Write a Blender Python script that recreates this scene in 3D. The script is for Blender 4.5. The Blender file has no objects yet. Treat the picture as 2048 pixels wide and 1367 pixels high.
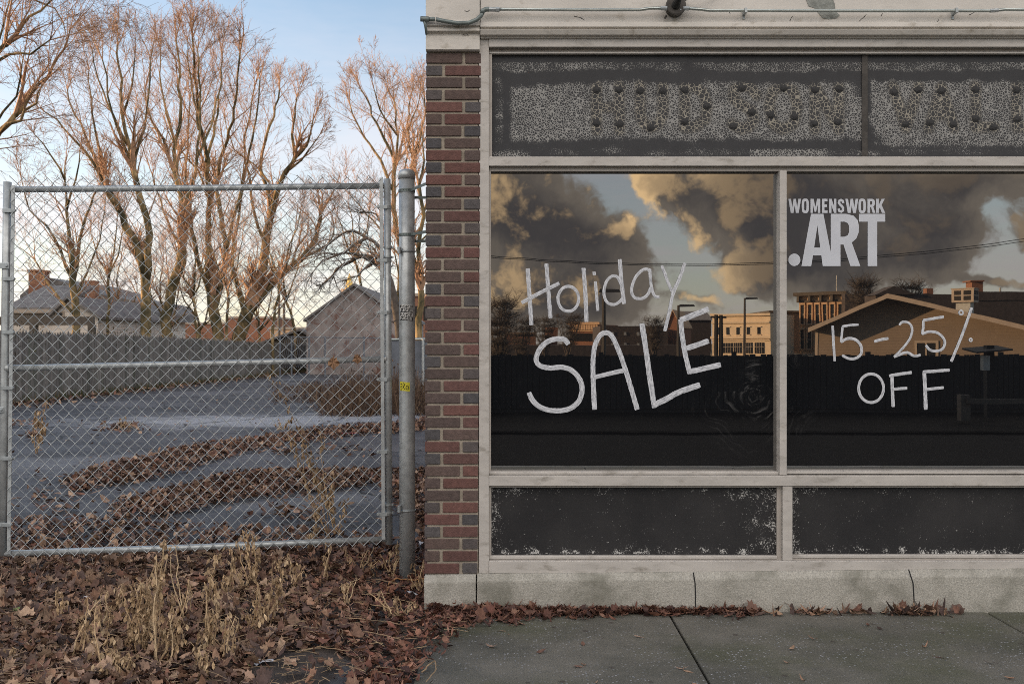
import bpy, math, random
from mathutils import Vector, noise as mnoise
random.seed(7)
SC = bpy.context.scene
COL = SC.collection
R = math.radians
F = 1991.0                     # focal length in photo pixels (35 mm lens on a 36 mm frame, 2048 px wide)
CX, CY, EYE = 1024.0, 683.5, 1.5

# ---------------------------------------------------------------- camera
cam = bpy.data.cameras.new('camera'); cam_ob = bpy.data.objects.new('camera', cam); COL.objects.link(cam_ob)
cam.lens = 35.0; cam.sensor_width = 36.0; cam.clip_start = 0.1; cam.clip_end = 3000.0
cam_ob.location = (0, 0, EYE); cam_ob.rotation_euler = (R(90), 0, 0)
cam.dof.use_dof = True; cam.dof.focus_distance = 5.7; cam.dof.aperture_fstop = 7.0
SC.camera = cam_ob

# ---------------------------------------------------------------- exposure, sun, sky
SC.view_settings.view_transform = 'Standard'; SC.view_settings.look = 'None'
SC.view_settings.exposure = 1.0; SC.view_settings.gamma = 1.0
SC.cycles.use_denoising = False; SC.cycles.filter_width = 0.9
SC.cycles.max_bounces = 6; SC.cycles.transparent_max_bounces = 12
SC.cycles.sample_clamp_indirect = 6.0
SUN_AZ, SUN_EL = -80.0, 11.0
sd = Vector((math.sin(R(SUN_AZ))*math.cos(R(SUN_EL)), math.cos(R(SUN_AZ))*math.cos(R(SUN_EL)), math.sin(R(SUN_EL))))
sun = bpy.data.lights.new('sun', 'SUN'); sun.energy = 5.0; sun.angle = R(0.5); sun.color = (1.0, 0.66, 0.37)
sun_ob = bpy.data.objects.new('sun', sun); COL.objects.link(sun_ob)
sun_ob.rotation_euler = sd.to_track_quat('Z', 'Y').to_euler(); sun_ob.location = (-40, 30, 30)

SKY_K = 0.13
world = bpy.data.worlds.new('World'); SC.world = world; world.use_nodes = True
def NN(nt, kind, **kw):
    n = nt.nodes.new(kind)
    for k, v in kw.items(): setattr(n, k, v)
    return n
def math_node(nt, op, a, b=None, clamp=False):
    n = NN(nt, 'ShaderNodeMath', operation=op); n.use_clamp = clamp
    for i, v in enumerate((a, b)):
        if v is None: continue
        if isinstance(v, (int, float)): n.inputs[i].default_value = v
        else: nt.links.new(v, n.inputs[i])
    return n.outputs[0]
def mix_col(nt, fac, a, b, blend='MIX'):
    n = NN(nt, 'ShaderNodeMix', data_type='RGBA', blend_type=blend)
    for idx, v in ((0, fac), (6, a), (7, b)):
        s = n.inputs[idx]
        if isinstance(v, (int, float)): s.default_value = v
        elif isinstance(v, (tuple, list)): s.default_value = (*v[:3], 1)
        else: nt.links.new(v, s)
    return n.outputs[2]
def smooth(nt, v, lo, hi, a=0.0, b=1.0):
    n = NN(nt, 'ShaderNodeMapRange', interpolation_type='SMOOTHSTEP')
    nt.links.new(v, n.inputs[0])
    for i, x in enumerate((lo, hi, a, b)): n.inputs[i+1].default_value = x
    return n.outputs[0]
def noise_node(nt, vec, scale, detail=4, rough=.55, dist=0):
    n = NN(nt, 'ShaderNodeTexNoise')
    if vec is not None: nt.links.new(vec, n.inputs['Vector'])
    n.inputs['Scale'].default_value = scale; n.inputs['Detail'].default_value = detail
    n.inputs['Roughness'].default_value = rough; n.inputs['Distortion'].default_value = dist
    return n

# clouds of the street side of the sky: (centre and radii in photo pixels of the directions, weight)
CLOUDS = [(1030,400,150,110,1.1),(1110,455,130,80,.8),(1150,550,190,100,1.1),(1215,480,80,70,.7),(1070,620,260,80,.9),
          (1440,360,190,85,1.1),(1470,440,130,85,1.0),(1330,355,90,50,.7),(1500,545,95,32,.75),(1570,470,110,130,1.0),
          (1740,410,250,150,1.4),(1700,540,230,65,1.0),(1890,485,110,80,.9),(2075,450,60,70,.9),(1960,350,170,55,1.1),
          (1390,598,75,20,.65),(1990,562,100,14,.6),(900,430,180,220,.9),(2200,420,120,200,.7),(1300,120,400,150,.9),(1900,150,350,140,.9)]
grp = bpy.data.node_groups.new('cloud_density', 'ShaderNodeTree')
grp.interface.new_socket(name='P', in_out='INPUT', socket_type='NodeSocketVector')
grp.interface.new_socket(name='D', in_out='OUTPUT', socket_type='NodeSocketFloat')
gi = NN(grp, 'NodeGroupInput'); go = NN(grp, 'NodeGroupOutput')
wn = noise_node(grp, gi.outputs[0], 11, 4, .6)
wv = NN(grp, 'ShaderNodeVectorMath', operation='SUBTRACT'); grp.links.new(wn.outputs['Color'], wv.inputs[0]); wv.inputs[1].default_value = (.5, .5, .5)
ws = NN(grp, 'ShaderNodeVectorMath', operation='SCALE'); grp.links.new(wv.outputs[0], ws.inputs[0]); ws.inputs['Scale'].default_value = .07
wa = NN(grp, 'ShaderNodeVectorMath', operation='ADD'); grp.links.new(gi.outputs[0], wa.inputs[0]); grp.links.new(ws.outputs[0], wa.inputs[1])
total = None
for (px, py, rx, ry, a) in CLOUDS:
    s1 = NN(grp, 'ShaderNodeVectorMath', operation='SUBTRACT'); grp.links.new(wa.outputs[0], s1.inputs[0]); s1.inputs[1].default_value = ((px-CX)/F, (CY-py)/F, 0)
    s2 = NN(grp, 'ShaderNodeVectorMath', operation='MULTIPLY'); grp.links.new(s1.outputs[0], s2.inputs[0]); s2.inputs[1].default_value = (F/rx, F/ry, 0)
    s3 = NN(grp, 'ShaderNodeVectorMath', operation='LENGTH'); grp.links.new(s2.outputs[0], s3.inputs[0])
    m = smooth(grp, s3.outputs['Value'], 1.35, 0.15, 0, a)
    total = m if total is None else math_node(grp, 'ADD', total, m)
fb = noise_node(grp, wa.outputs[0], 26, 7, .62)
fbv = math_node(grp, 'MULTIPLY', math_node(grp, 'SUBTRACT', fb.outputs['Fac'], .5), 1.7)
grp.links.new(math_node(grp, 'ADD', math_node(grp, 'SUBTRACT', total, .30), fbv), go.inputs[0])

nt = world.node_tree
bg = nt.nodes['Background']; bg.inputs['Strength'].default_value = SKY_K
sky = NN(nt, 'ShaderNodeTexSky', sky_type='NISHITA'); sky.sun_disc = False
sky.sun_elevation = R(SUN_EL); sky.sun_rotation = R(SUN_AZ); sky.air_density = 1.0; sky.dust_density = 0.6; sky.ozone_density = 1.6
tc = NN(nt, 'ShaderNodeTexCoord'); sp = NN(nt, 'ShaderNodeSeparateXYZ'); nt.links.new(tc.outputs['Generated'], sp.inputs[0])
X_, Y_, Z_ = sp.outputs
ny = math_node(nt, 'MAXIMUM', math_node(nt, 'MULTIPLY', Y_, -1.0), 0.05)
cu = math_node(nt, 'DIVIDE', X_, ny); cv = math_node(nt, 'DIVIDE', Z_, ny)
cb = NN(nt, 'ShaderNodeCombineXYZ'); nt.links.new(cu, cb.inputs[0]); nt.links.new(cv, cb.inputs[1])
g1 = NN(nt, 'ShaderNodeGroup'); g1.node_tree = grp; nt.links.new(cb.outputs[0], g1.inputs[0])
off = NN(nt, 'ShaderNodeVectorMath', operation='ADD'); nt.links.new(cb.outputs[0], off.inputs[0]); off.inputs[1].default_value = (-.023, .012, 0)
g2 = NN(nt, 'ShaderNodeGroup'); g2.node_tree = grp; nt.links.new(off.outputs[0], g2.inputs[0])
cover = smooth(nt, g1.outputs[0], -.06, .42)
back = smooth(nt, math_node(nt, 'MULTIPLY', Y_, -1.0), .12, .45)
cover = math_node(nt, 'MULTIPLY', cover, back)
lit = smooth(nt, math_node(nt, 'SUBTRACT', g1.outputs[0], g2.outputs[0]), .0, .58)
thin = smooth(nt, g1.outputs[0], 1.15, .25)
lit = math_node(nt, 'MULTIPLY', lit, math_node(nt, 'ADD', math_node(nt, 'MULTIPLY', thin, .6), .45))
westl = smooth(nt, cu, .33, .10, .16, 1.15)          # the clouds nearer the sun are the lit ones
lit = math_node(nt, 'MULTIPLY', lit, westl)
CK = 1.0/(SKY_K*2.0)
dens = smooth(nt, g1.outputs[0], .2, 1.6)
body = mix_col(nt, dens, tuple(c*CK for c in (.43,.37,.31)), tuple(c*CK for c in (.15,.14,.145)))
ccol = mix_col(nt, lit, body, tuple(c*CK for c in (2.15,1.48,.78)))
# clear part of the sky: the Sky Texture, with thin pale veils low over the roofs
low = smooth(nt, Z_, .46, .02)
vn = noise_node(nt, tc.outputs['Generated'], 3.0, 5, .6)
vs = NN(nt, 'ShaderNodeMapping'); nt.links.new(tc.outputs['Generated'], vs.inputs[0]); vs.inputs['Scale'].default_value = (1.5, 1.5, 7); nt.links.new(vs.outputs[0], vn.inputs['Vector'])
veil = math_node(nt, 'MULTIPLY', math_node(nt, 'MULTIPLY', low, smooth(nt, vn.outputs['Fac'], .3, .7, .45, 1.0)), .95)
skyc = mix_col(nt, veil, sky.outputs[0], tuple(c*CK for c in (1.02,.94,.97)))
# a high bank of bright cloud, out of view, added to lighten the shade
bank = math_node(nt, 'MULTIPLY', smooth(nt, Z_, .22, .40), smooth(nt, Z_, .92, .70))
bank = math_node(nt, 'MULTIPLY', bank, smooth(nt, math_node(nt, 'MULTIPLY', Y_, -1.0), -.05, .30))
bn = noise_node(nt, tc.outputs['Generated'], 3.5, 6, .6)
bank = math_node(nt, 'MULTIPLY', bank, smooth(nt, bn.outputs['Fac'], .28, .6, .55, 1.0))
total_c = mix_col(nt, cover, skyc, ccol)
nt.links.new(mix_col(nt, bank, total_c, tuple(c*CK for c in (2.75,2.5,2.28))), bg.inputs['Color'])

# ---------------------------------------------------------------- helpers
def P(px, py, Y): return Vector(((px-CX)/F*Y, Y, EYE-(py-CY)/F*Y))        # photo pixel -> point at distance Y
def G(px, py, z=0.0):
    Y = F*(EYE-z)/(py-CY); return Vector(((px-CX)/F*Y, Y, z))
FRONT = 5.60                                                              # plane of the shop front
def M_(px, py, d, pane=5.66):                                             # thing seen in the window: mirrored to d metres behind the camera
    e = 2*pane+d; return Vector(((px-CX)/F*e, -d, EYE-(py-CY)/F*e))

class MB:
    def __init__(s): s.v=[]; s.f=[]; s.c=[]; s.uv=None; s.ex={}
    def add(s, vs, fs, col=(1,1,1)):
        o=len(s.v); s.v.extend(tuple(p) for p in vs); s.f.extend(tuple(i+o for i in f) for f in fs); s.c.extend([col]*len(vs))
    def box(s, x0,x1,y0,y1,z0,z1, col=(1,1,1)):
        s.hexa([(x0,y0,z0),(x1,y0,z0),(x1,y1,z0),(x0,y1,z0),(x0,y0,z1),(x1,y0,z1),(x1,y1,z1),(x0,y1,z1)], col)
    def hexa(s, p, col=(1,1,1)):
        s.add(p, [(3,2,1,0),(4,5,6,7),(0,1,5,4),(1,2,6,5),(2,3,7,6),(3,0,4,7)], col)
    def obox(s, c, ax, ay, hx, hy, z0, z1, col=(1,1,1)):                 # box on axes ax, ay (unit 2-D)
        q=[]
        for z in (z0,z1):
            for a,b in ((-1,-1),(1,-1),(1,1),(-1,1)):
                q.append((c[0]+ax[0]*hx*a+ay[0]*hy*b, c[1]+ax[1]*hx*a+ay[1]*hy*b, z))
        s.hexa(q, col)
    def prism(s, pts, d, col=(1,1,1)):                                    # polygon (list of 3-D points) pushed along vector d
        n=len(pts); d=Vector(d); vs=[Vector(p) for p in pts]+[Vector(p)+d for p in pts]
        s.add(vs, [tuple(range(n))[::-1], tuple(range(n,2*n))]+[(i,(i+1)%n,(i+1)%n+n,i+n) for i in range(n)], col)
    def tube(s, pts, rad, sides=6, caps=True, col=(1,1,1)):
        pts=[Vector(p) for p in pts]; n=len(pts)
        if not isinstance(rad,(list,tuple)): rad=[rad]*n
        ring=[]; prev=None
        for i,p in enumerate(pts):
            t=(pts[min(i+1,n-1)]-pts[max(i-1,0)])
            if t.length<1e-9: t=Vector((0,0,1))
            t.normalize()
            if prev is None:
                a=t.orthogonal().normalized()
            else:
                a=prev-t*prev.dot(t)
                a = a.normalized() if a.length>1e-6 else t.orthogonal().normalized()
            prev=a; b=t.cross(a)
            for k in range(sides):
                w=2*math.pi*k/sides; ring.append(p+(a*math.cos(w)+b*math.sin(w))*rad[i])
        fs=[]
        for i in range(n-1):
            for k in range(sides):
                k2=(k+1)%sides; fs.append((i*sides+k,i*sides+k2,(i+1)*sides+k2,(i+1)*sides+k))
        if caps and sides>2:
            fs.append(tuple(range(sides))[::-1]); fs.append(tuple((n-1)*sides+k for k in range(sides)))
        s.add(ring, fs, col)
    def lathe(s, base, axis, prof, sides=24, col=(1,1,1)):                # prof: (along, radius)
        ax=Vector(axis).normalized(); s.tube([Vector(base)+ax*a for a,r in prof],[max(r,1e-4) for a,r in prof],sides,True,col)
LOC={}
def attr(o, mb, extra=True):
    me=o.data; a=me.color_attributes.new('col','FLOAT_COLOR','POINT')
    buf=[]
    for c in mb.c: buf.extend((c[0],c[1],c[2],1.0))
    a.data.foreach_set('color', buf)
    for k,vals in mb.ex.items():
        e=me.attributes.new(k,'FLOAT','POINT'); e.data.foreach_set('value', vals)
def build(mb, name, mat, parent=None, smooth_=False, bevel=0, loc=None):
    L = LOC[parent.name] if parent is not None else Vector(loc or (0,0,0))
    me=bpy.data.meshes.new(name); me.from_pydata([(v[0]-L[0],v[1]-L[1],v[2]-L[2]) for v in mb.v], [], mb.f); me.update()
    o=bpy.data.objects.new(name, me); COL.objects.link(o); attr(o, mb)
    for m in (mat if isinstance(mat,(list,tuple)) else [mat]): me.materials.append(m)
    if smooth_:
        me.polygons.foreach_set('use_smooth',[True]*len(me.polygons))
    if parent is not None: o.parent=parent
    else: o.location=L
    LOC[o.name]=L
    if bevel:
        b=o.modifiers.new('bevel','BEVEL'); b.width=bevel; b.segments=2; b.limit_method='ANGLE'
    return o
def thing(name, label, cat, loc, group=None):
    o=bpy.data.objects.new(name,None); COL.objects.link(o); o.location=loc; o.empty_display_size=.2
    o['label']=label; o['category']=cat
    if group: o['group']=group
    LOC[o.name]=Vector(loc); return o
def tag(o, label, cat, group=None):
    o['label']=label; o['category']=cat
    if group: o['group']=group
    return o
def struct(o): o['kind']='structure'; return o
def stuff(o, label=None, cat=None):
    o['kind']='stuff'
    if label: o['label']=label; o['category']=cat
    return o

# ---------------------------------------------------------------- materials
def mat(name, base, rough=.8, var=.2, scale=6, bump=0.0, bscale=60, use_col=False, metal=0.0, spec=.5, dirt=None, dscale=2.5, dlo=.5, dhi=.75, stretch=None):
    m=bpy.data.materials.new(name); m.use_nodes=True; nt=m.node_tree; b=nt.nodes['Principled BSDF']
    tcn=NN(nt,'ShaderNodeTexCoord'); vec=tcn.outputs['Object']
    if stretch:
        mp=NN(nt,'ShaderNodeMapping'); mp.inputs['Scale'].default_value=stretch; nt.links.new(vec,mp.inputs[0]); vec=mp.outputs[0]
    n1=noise_node(nt,vec,scale,6,.6)
    k=smooth(nt,n1.outputs['Fac'],.25,.75,1-var,1+var)
    src=base
    if use_col:
        at=NN(nt,'ShaderNodeAttribute',attribute_name='col'); src=mix_col(nt,1.0,at.outputs['Color'],base,'MULTIPLY')
    comb=NN(nt,'ShaderNodeCombineXYZ'); 
    for i in range(3): nt.links.new(k,comb.inputs[i])
    c=mix_col(nt,1.0,src,comb.outputs[0],'MULTIPLY')
    if dirt:
        n2=noise_node(nt,vec,dscale,8,.65,.4); c=mix_col(nt,smooth(nt,n2.outputs['Fac'],dlo,dhi),c,dirt)
    nt.links.new(c,b.inputs['Base Color'])
    b.inputs['Roughness'].default_value=rough; b.inputs['Metallic'].default_value=metal; b.inputs['Specular IOR Level'].default_value=spec
    if bump:
        n3=noise_node(nt,vec,bscale,6,.6); bp=NN(nt,'ShaderNodeBump'); bp.inputs['Strength'].default_value=bump; bp.inputs['Distance'].default_value=.01
        nt.links.new(n3.outputs['Fac'],bp.inputs['Height']); nt.links.new(bp.outputs[0],b.inputs['Normal'])
    return m
MT={}
MT['frame']=mat('anodized_frame',(.44,.415,.385),.42,.14,3,.05,200,dirt=(.20,.18,.15),dscale=8,dlo=.50,dhi=.80,stretch=(1,1,3))
MT['stop']=mat('frame_stop',(.40,.365,.33),.45,.12,3,dirt=(.22,.19,.16),dscale=9,dlo=.55,dhi=.8)
MT['paint']=mat('old_white_paint',(.56,.53,.485),.6,.10,2.5,.15,30,dirt=(.30,.265,.21),dscale=9,dlo=.54,dhi=.80,stretch=(1,1,1.6))
MT['bare']=mat('bare_concrete_patch',(.24,.25,.23),.9,.3,25,.5,90)
MT['mint']=mat('mint_paint',(.33,.47,.38),.7,.15,25)
MT['brick']=mat('brick',(1,1,1),.9,.22,35,.6,120,use_col=True,dirt=(.15,.12,.105),dscale=30,dlo=.62,dhi=.85)
MT['mortar']=mat('mortar',(.30,.26,.21),.95,.2,18,.5,150)
MT['plinth']=mat('cast_stone',(.37,.355,.315),.9,.28,120,.5,160,dirt=(.17,.165,.135),dscale=3.5,dlo=.42,dhi=.74)
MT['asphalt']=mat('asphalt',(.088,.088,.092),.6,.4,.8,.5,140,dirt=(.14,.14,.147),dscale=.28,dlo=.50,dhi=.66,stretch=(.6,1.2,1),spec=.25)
def pale_patch(m, cx, cy, rx, ry, ang, col):              # a paler patch mixed into the asphalt colour
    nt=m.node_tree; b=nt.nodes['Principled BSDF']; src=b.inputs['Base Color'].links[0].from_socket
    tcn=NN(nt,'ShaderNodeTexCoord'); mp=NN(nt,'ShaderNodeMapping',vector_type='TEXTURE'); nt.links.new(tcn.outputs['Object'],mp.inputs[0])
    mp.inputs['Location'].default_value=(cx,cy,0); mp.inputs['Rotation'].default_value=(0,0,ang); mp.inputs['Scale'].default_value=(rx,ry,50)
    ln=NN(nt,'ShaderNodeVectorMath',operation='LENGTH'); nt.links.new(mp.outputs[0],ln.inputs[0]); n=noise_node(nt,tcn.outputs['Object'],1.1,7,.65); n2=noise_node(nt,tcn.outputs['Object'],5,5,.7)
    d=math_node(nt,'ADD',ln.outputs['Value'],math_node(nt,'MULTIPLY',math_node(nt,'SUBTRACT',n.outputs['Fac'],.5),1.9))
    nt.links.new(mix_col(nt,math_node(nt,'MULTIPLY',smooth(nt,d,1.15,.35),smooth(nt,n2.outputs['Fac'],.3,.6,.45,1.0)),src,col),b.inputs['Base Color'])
pale_patch(MT['asphalt'],-4.6,19.2,4.2,2.0,R(12),(.37,.375,.39)); pale_patch(MT['asphalt'],-2.2,9.4,1.3,.7,R(10),(.19,.19,.195)); pale_patch(MT['asphalt'],-5.2,12.6,3.0,1.0,R(20),(.17,.172,.18))  # first patch: pale concrete with its wet sheen painted into the colour
# cracks in the asphalt
nt=MT['asphalt'].node_tree; b=nt.nodes['Principled BSDF']; src=b.inputs['Base Color'].links[0].from_socket
tcn=NN(nt,'ShaderNodeTexCoord'); nw=noise_node(nt,tcn.outputs['Object'],.9,6,.65); sc_=NN(nt,'ShaderNodeVectorMath',operation='SCALE'); sc_.inputs['Scale'].default_value=1.1; nt.links.new(nw.outputs['Color'],sc_.inputs[0])
ad=NN(nt,'ShaderNodeVectorMath',operation='ADD'); nt.links.new(tcn.outputs['Object'],ad.inputs[0]); nt.links.new(sc_.outputs[0],ad.inputs[1])
vo=NN(nt,'ShaderNodeTexVoronoi',feature='DISTANCE_TO_EDGE'); nt.links.new(ad.outputs[0],vo.inputs['Vector']); vo.inputs['Scale'].default_value=.33
nt.links.new(mix_col(nt,smooth(nt,vo.outputs['Distance'],.012,.004),src,(.03,.028,.025)),b.inputs['Base Color'])
MT['road']=mat('road_asphalt',(.007,.007,.007),.9,.3,1.5,.4,120,spec=.05)
MT['verge']=mat('verge_soil',(.055,.043,.036),.9,.5,8,.8,60,dirt=(.07,.072,.08),dscale=2.2,dlo=.55,dhi=.62)
MT['ground']=mat('ground',(.10,.085,.055),.95,.4,.5,.4,30)
MT['leaf']=mat('dead_leaf',(1,1,1),.75,.35,40,.3,90,use_col=True,spec=.35)
MT['straw']=mat('dry_weed',(1,1,1),.85,.3,40,use_col=True,spec=.2)
MT['galv']=mat('galvanized_steel',(.42,.445,.45),.40,.2,20,.06,150,metal=.4)
MT['wire']=mat('galvanized_wire',(.40,.43,.44),.55,.15,15,metal=.35)
MT['band']=mat('galvanized_band',(.36,.39,.40),.45,.15,30,metal=.5)
MT['darkmetal']=mat('dark_metal',(.055,.05,.045),.55,.3,30,.1,90,metal=.5)
MT['conduit']=mat('conduit_steel',(.42,.46,.44),.32,.15,14,metal=.8)
MT['greenconduit']=mat('dull_conduit',(.16,.19,.185),.5,.2,20,metal=.4)
MT['bark']=mat('bark',(.29,.205,.105),.95,.4,9,.7,26,spec=.1,dirt=(.06,.056,.034),dscale=2.2,dlo=.38,dhi=.60,stretch=(1,1,.4))
MT['twig']=mat('twig',(.34,.205,.125),.9,.3,4)
MT['darktwig']=mat('dark_twig',(.085,.07,.058),.95,.3,6)
MT['picket']=mat('weathered_picket',(1,1,1),.95,.35,3,.4,40,use_col=True,dirt=(.075,.085,.05),dscale=1.3,dlo=.55,dhi=.75,stretch=(6,6,1))
MT['oldwood']=mat('old_wood',(.09,.075,.06),.95,.3,5)
MT['siding']=mat('siding',(.36,.33,.29),.85,.1,3)
MT['beige']=mat('beige_siding',(.50,.36,.24),.8,.08,2)
MT['trim']=mat('house_trim',(.36,.30,.24),.7,.1,3)
MT['shingle']=mat('shingle',(.165,.155,.15),.95,.35,3,.3,20)
MT['redbrick']=mat('red_brick_wall',(.22,.105,.065),.95,.3,6)
MT['lightbrick']=mat('warm_brick_wall',(.50,.33,.20),.9,.2,3)
MT['darkbrick']=mat('dark_brick_wall',(.055,.045,.042),.95,.3,3)
MT['cream']=mat('cream_stucco',(.66,.53,.37),.85,.08,2)
MT['glassdark']=mat('dark_pane',(.02,.022,.025),.12,.1,2)
MT['whitewash']=mat('whitewashed_brick',(.235,.205,.195),.95,.35,1.2,.3,14,dirt=(.14,.075,.06),dscale=1.6,dlo=.50,dhi=.66)
MT['carpaint']=mat('blue_grey_car_paint',(.18,.22,.26),.25,.05,3)
MT['rubber']=mat('rubber',(.02,.02,.02),.8,.1,5)
MT['greypanel']=mat('grey_mesh_screen',(.12,.135,.16),.85,.2,4)
MT['blackfence']=mat('dark_screen_fence',(.018,.017,.016),.9,.3,4)
MT['sheet']=mat('sheet_metal',(.30,.31,.30),.5,.15,4,metal=.3)
MT['white']=mat('white_sticker',(.62,.62,.60),.5,.08,30)
MT['black']=mat('black_ink',(.012,.012,.012),.6,.1,30)
MT['yellow']=mat('yellow_sticker',(.62,.56,.04),.5,.08,30)
MT['vinyl']=mat('white_vinyl_lettering',(.50,.52,.565),.55,.05,10)
MT['scrap']=mat('paper_scrap',(.55,.56,.60),.6,.2,30)
MT['redscrap']=mat('red_scrap',(.35,.04,.06),.5,.2,30)
MT['glue']=mat('old_glue',(.020,.020,.021),.7,.3,60,.5,120)
MT['green']=mat('green_leaf',(.13,.19,.05),.6,.2,30)
MT['gold']=mat('gilded_spire',(.6,.42,.12),.4,.1,5,metal=.4)
MT['moss']=mat('low_weeds',(.06,.075,.03),.95,.4,8)

# brick walls, siding and slabs with their own pattern
def brickwall(name, c1, c2, mortar, scale=1.0):
    m=bpy.data.materials.new(name); m.use_nodes=True; nt=m.node_tree; b=nt.nodes['Principled BSDF']
    tcn=NN(nt,'ShaderNodeTexCoord'); mp=NN(nt,'ShaderNodeMapping'); mp.inputs['Rotation'].default_value=(R(90),0,0); nt.links.new(tcn.outputs['Object'],mp.inputs[0])
    br=NN(nt,'ShaderNodeTexBrick'); nt.links.new(mp.outputs[0],br.inputs[0]); br.inputs['Color1'].default_value=(*c1,1); br.inputs['Color2'].default_value=(*c2,1); br.inputs['Mortar'].default_value=(*mortar,1)
    br.inputs['Scale'].default_value=4.6*scale; br.inputs['Mortar Size'].default_value=.02; br.inputs['Row Height'].default_value=.30; br.inputs['Brick Width'].default_value=.9
    nt.links.new(br.outputs[0],b.inputs['Base Color']); b.inputs['Roughness'].default_value=.95; return m
MT['wallbrick']=brickwall('building_brick',(.16,.075,.06),(.11,.06,.055),(.30,.26,.22))
def siding_mat(name, base, pitch):
    m=mat(name,base,.85,.08,2); nt=m.node_tree; b=nt.nodes['Principled BSDF']
    tcn=NN(nt,'ShaderNodeTexCoord'); s=NN(nt,'ShaderNodeSeparateXYZ'); nt.links.new(tcn.outputs['Object'],s.inputs[0])
    fr=math_node(nt,'FRACT',math_node(nt,'DIVIDE',s.outputs[2],pitch))
    bp=NN(nt,'ShaderNodeBump'); bp.inputs['Strength'].default_value=1.0; bp.inputs['Distance'].default_value=.03
    nt.links.new(math_node(nt,'SUBTRACT',1.0,fr),bp.inputs['Height']); nt.links.new(bp.outputs[0],b.inputs['Normal']); return m
MT['siding']=siding_mat('pale_siding',(.54,.49,.43),.16)
MT['beige']=siding_mat('beige_lap_siding',(.20,.158,.12),.17)

def sidewalk_mat():
    m=bpy.data.materials.new('sidewalk_concrete'); m.use_nodes=True; nt=m.node_tree; b=nt.nodes['Principled BSDF']
    tcn=NN(nt,'ShaderNodeTexCoord'); v=tcn.outputs['Object']
    n1=noise_node(nt,v,1.7,8,.65); n2=noise_node(nt,v,260,3,.6); n3=noise_node(nt,v,.9,5,.6)
    c=mix_col(nt,smooth(nt,n1.outputs['Fac'],.3,.7),(.082,.081,.068),(.155,.146,.125))
    c=mix_col(nt,smooth(nt,n3.outputs['Fac'],.47,.64,0,.65),c,(.068,.075,.038))
    k=smooth(nt,n2.outputs['Fac'],.3,.7,.72,1.28); cb_=NN(nt,'ShaderNodeCombineXYZ')
    for i in range(3): nt.links.new(k,cb_.inputs[i])
    c=mix_col(nt,1.0,c,cb_.outputs[0],'MULTIPLY')
    vo=NN(nt,'ShaderNodeTexVoronoi'); nt.links.new(v,vo.inputs['Vector']); vo.inputs['Scale'].default_value=62; vo.inputs['Randomness'].default_value=1
    pk=smooth(nt,vo.outputs['Distance'],.34,.22)
    rnd=NN(nt,'ShaderNodeSeparateColor'); nt.links.new(vo.outputs['Color'],rnd.inputs[0])
    n4=noise_node(nt,v,2.6,4,.6)
    keep=math_node(nt,'MULTIPLY',math_node(nt,'GREATER_THAN',rnd.outputs[0],.55),smooth(nt,n4.outputs['Fac'],.40,.60,.25,1.0))
    stone=mix_col(nt,rnd.outputs[1],(.17,.18,.20),(.42,.43,.46))
    c=mix_col(nt,math_node(nt,'MULTIPLY',math_node(nt,'MULTIPLY',pk,keep),.8),c,stone)
    vb=NN(nt,'ShaderNodeTexVoronoi'); nt.links.new(v,vb.inputs['Vector']); vb.inputs['Scale'].default_value=13
    rb=NN(nt,'ShaderNodeSeparateColor'); nt.links.new(vb.outputs['Color'],rb.inputs[0])
    st=math_node(nt,'MULTIPLY',smooth(nt,vb.outputs['Distance'],.28,.12),math_node(nt,'GREATER_THAN',rb.outputs[0],.86))
    c=mix_col(nt,math_node(nt,'MULTIPLY',st,.7),c,(.045,.035,.03))
    nt.links.new(c,b.inputs['Base Color']); b.inputs['Roughness'].default_value=.62
    bp=NN(nt,'ShaderNodeBump'); bp.inputs['Strength'].default_value=.5; bp.inputs['Distance'].default_value=.004
    nt.links.new(math_node(nt,'ADD',n2.outputs['Fac'],pk),bp.inputs['Height']); nt.links.new(bp.outputs[0],b.inputs['Normal'])
    return m
MT['walk']=sidewalk_mat()
MT['farwalk']=mat('far_pavement',(.007,.0068,.0065),.95,.4,2,spec=.05)

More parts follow.
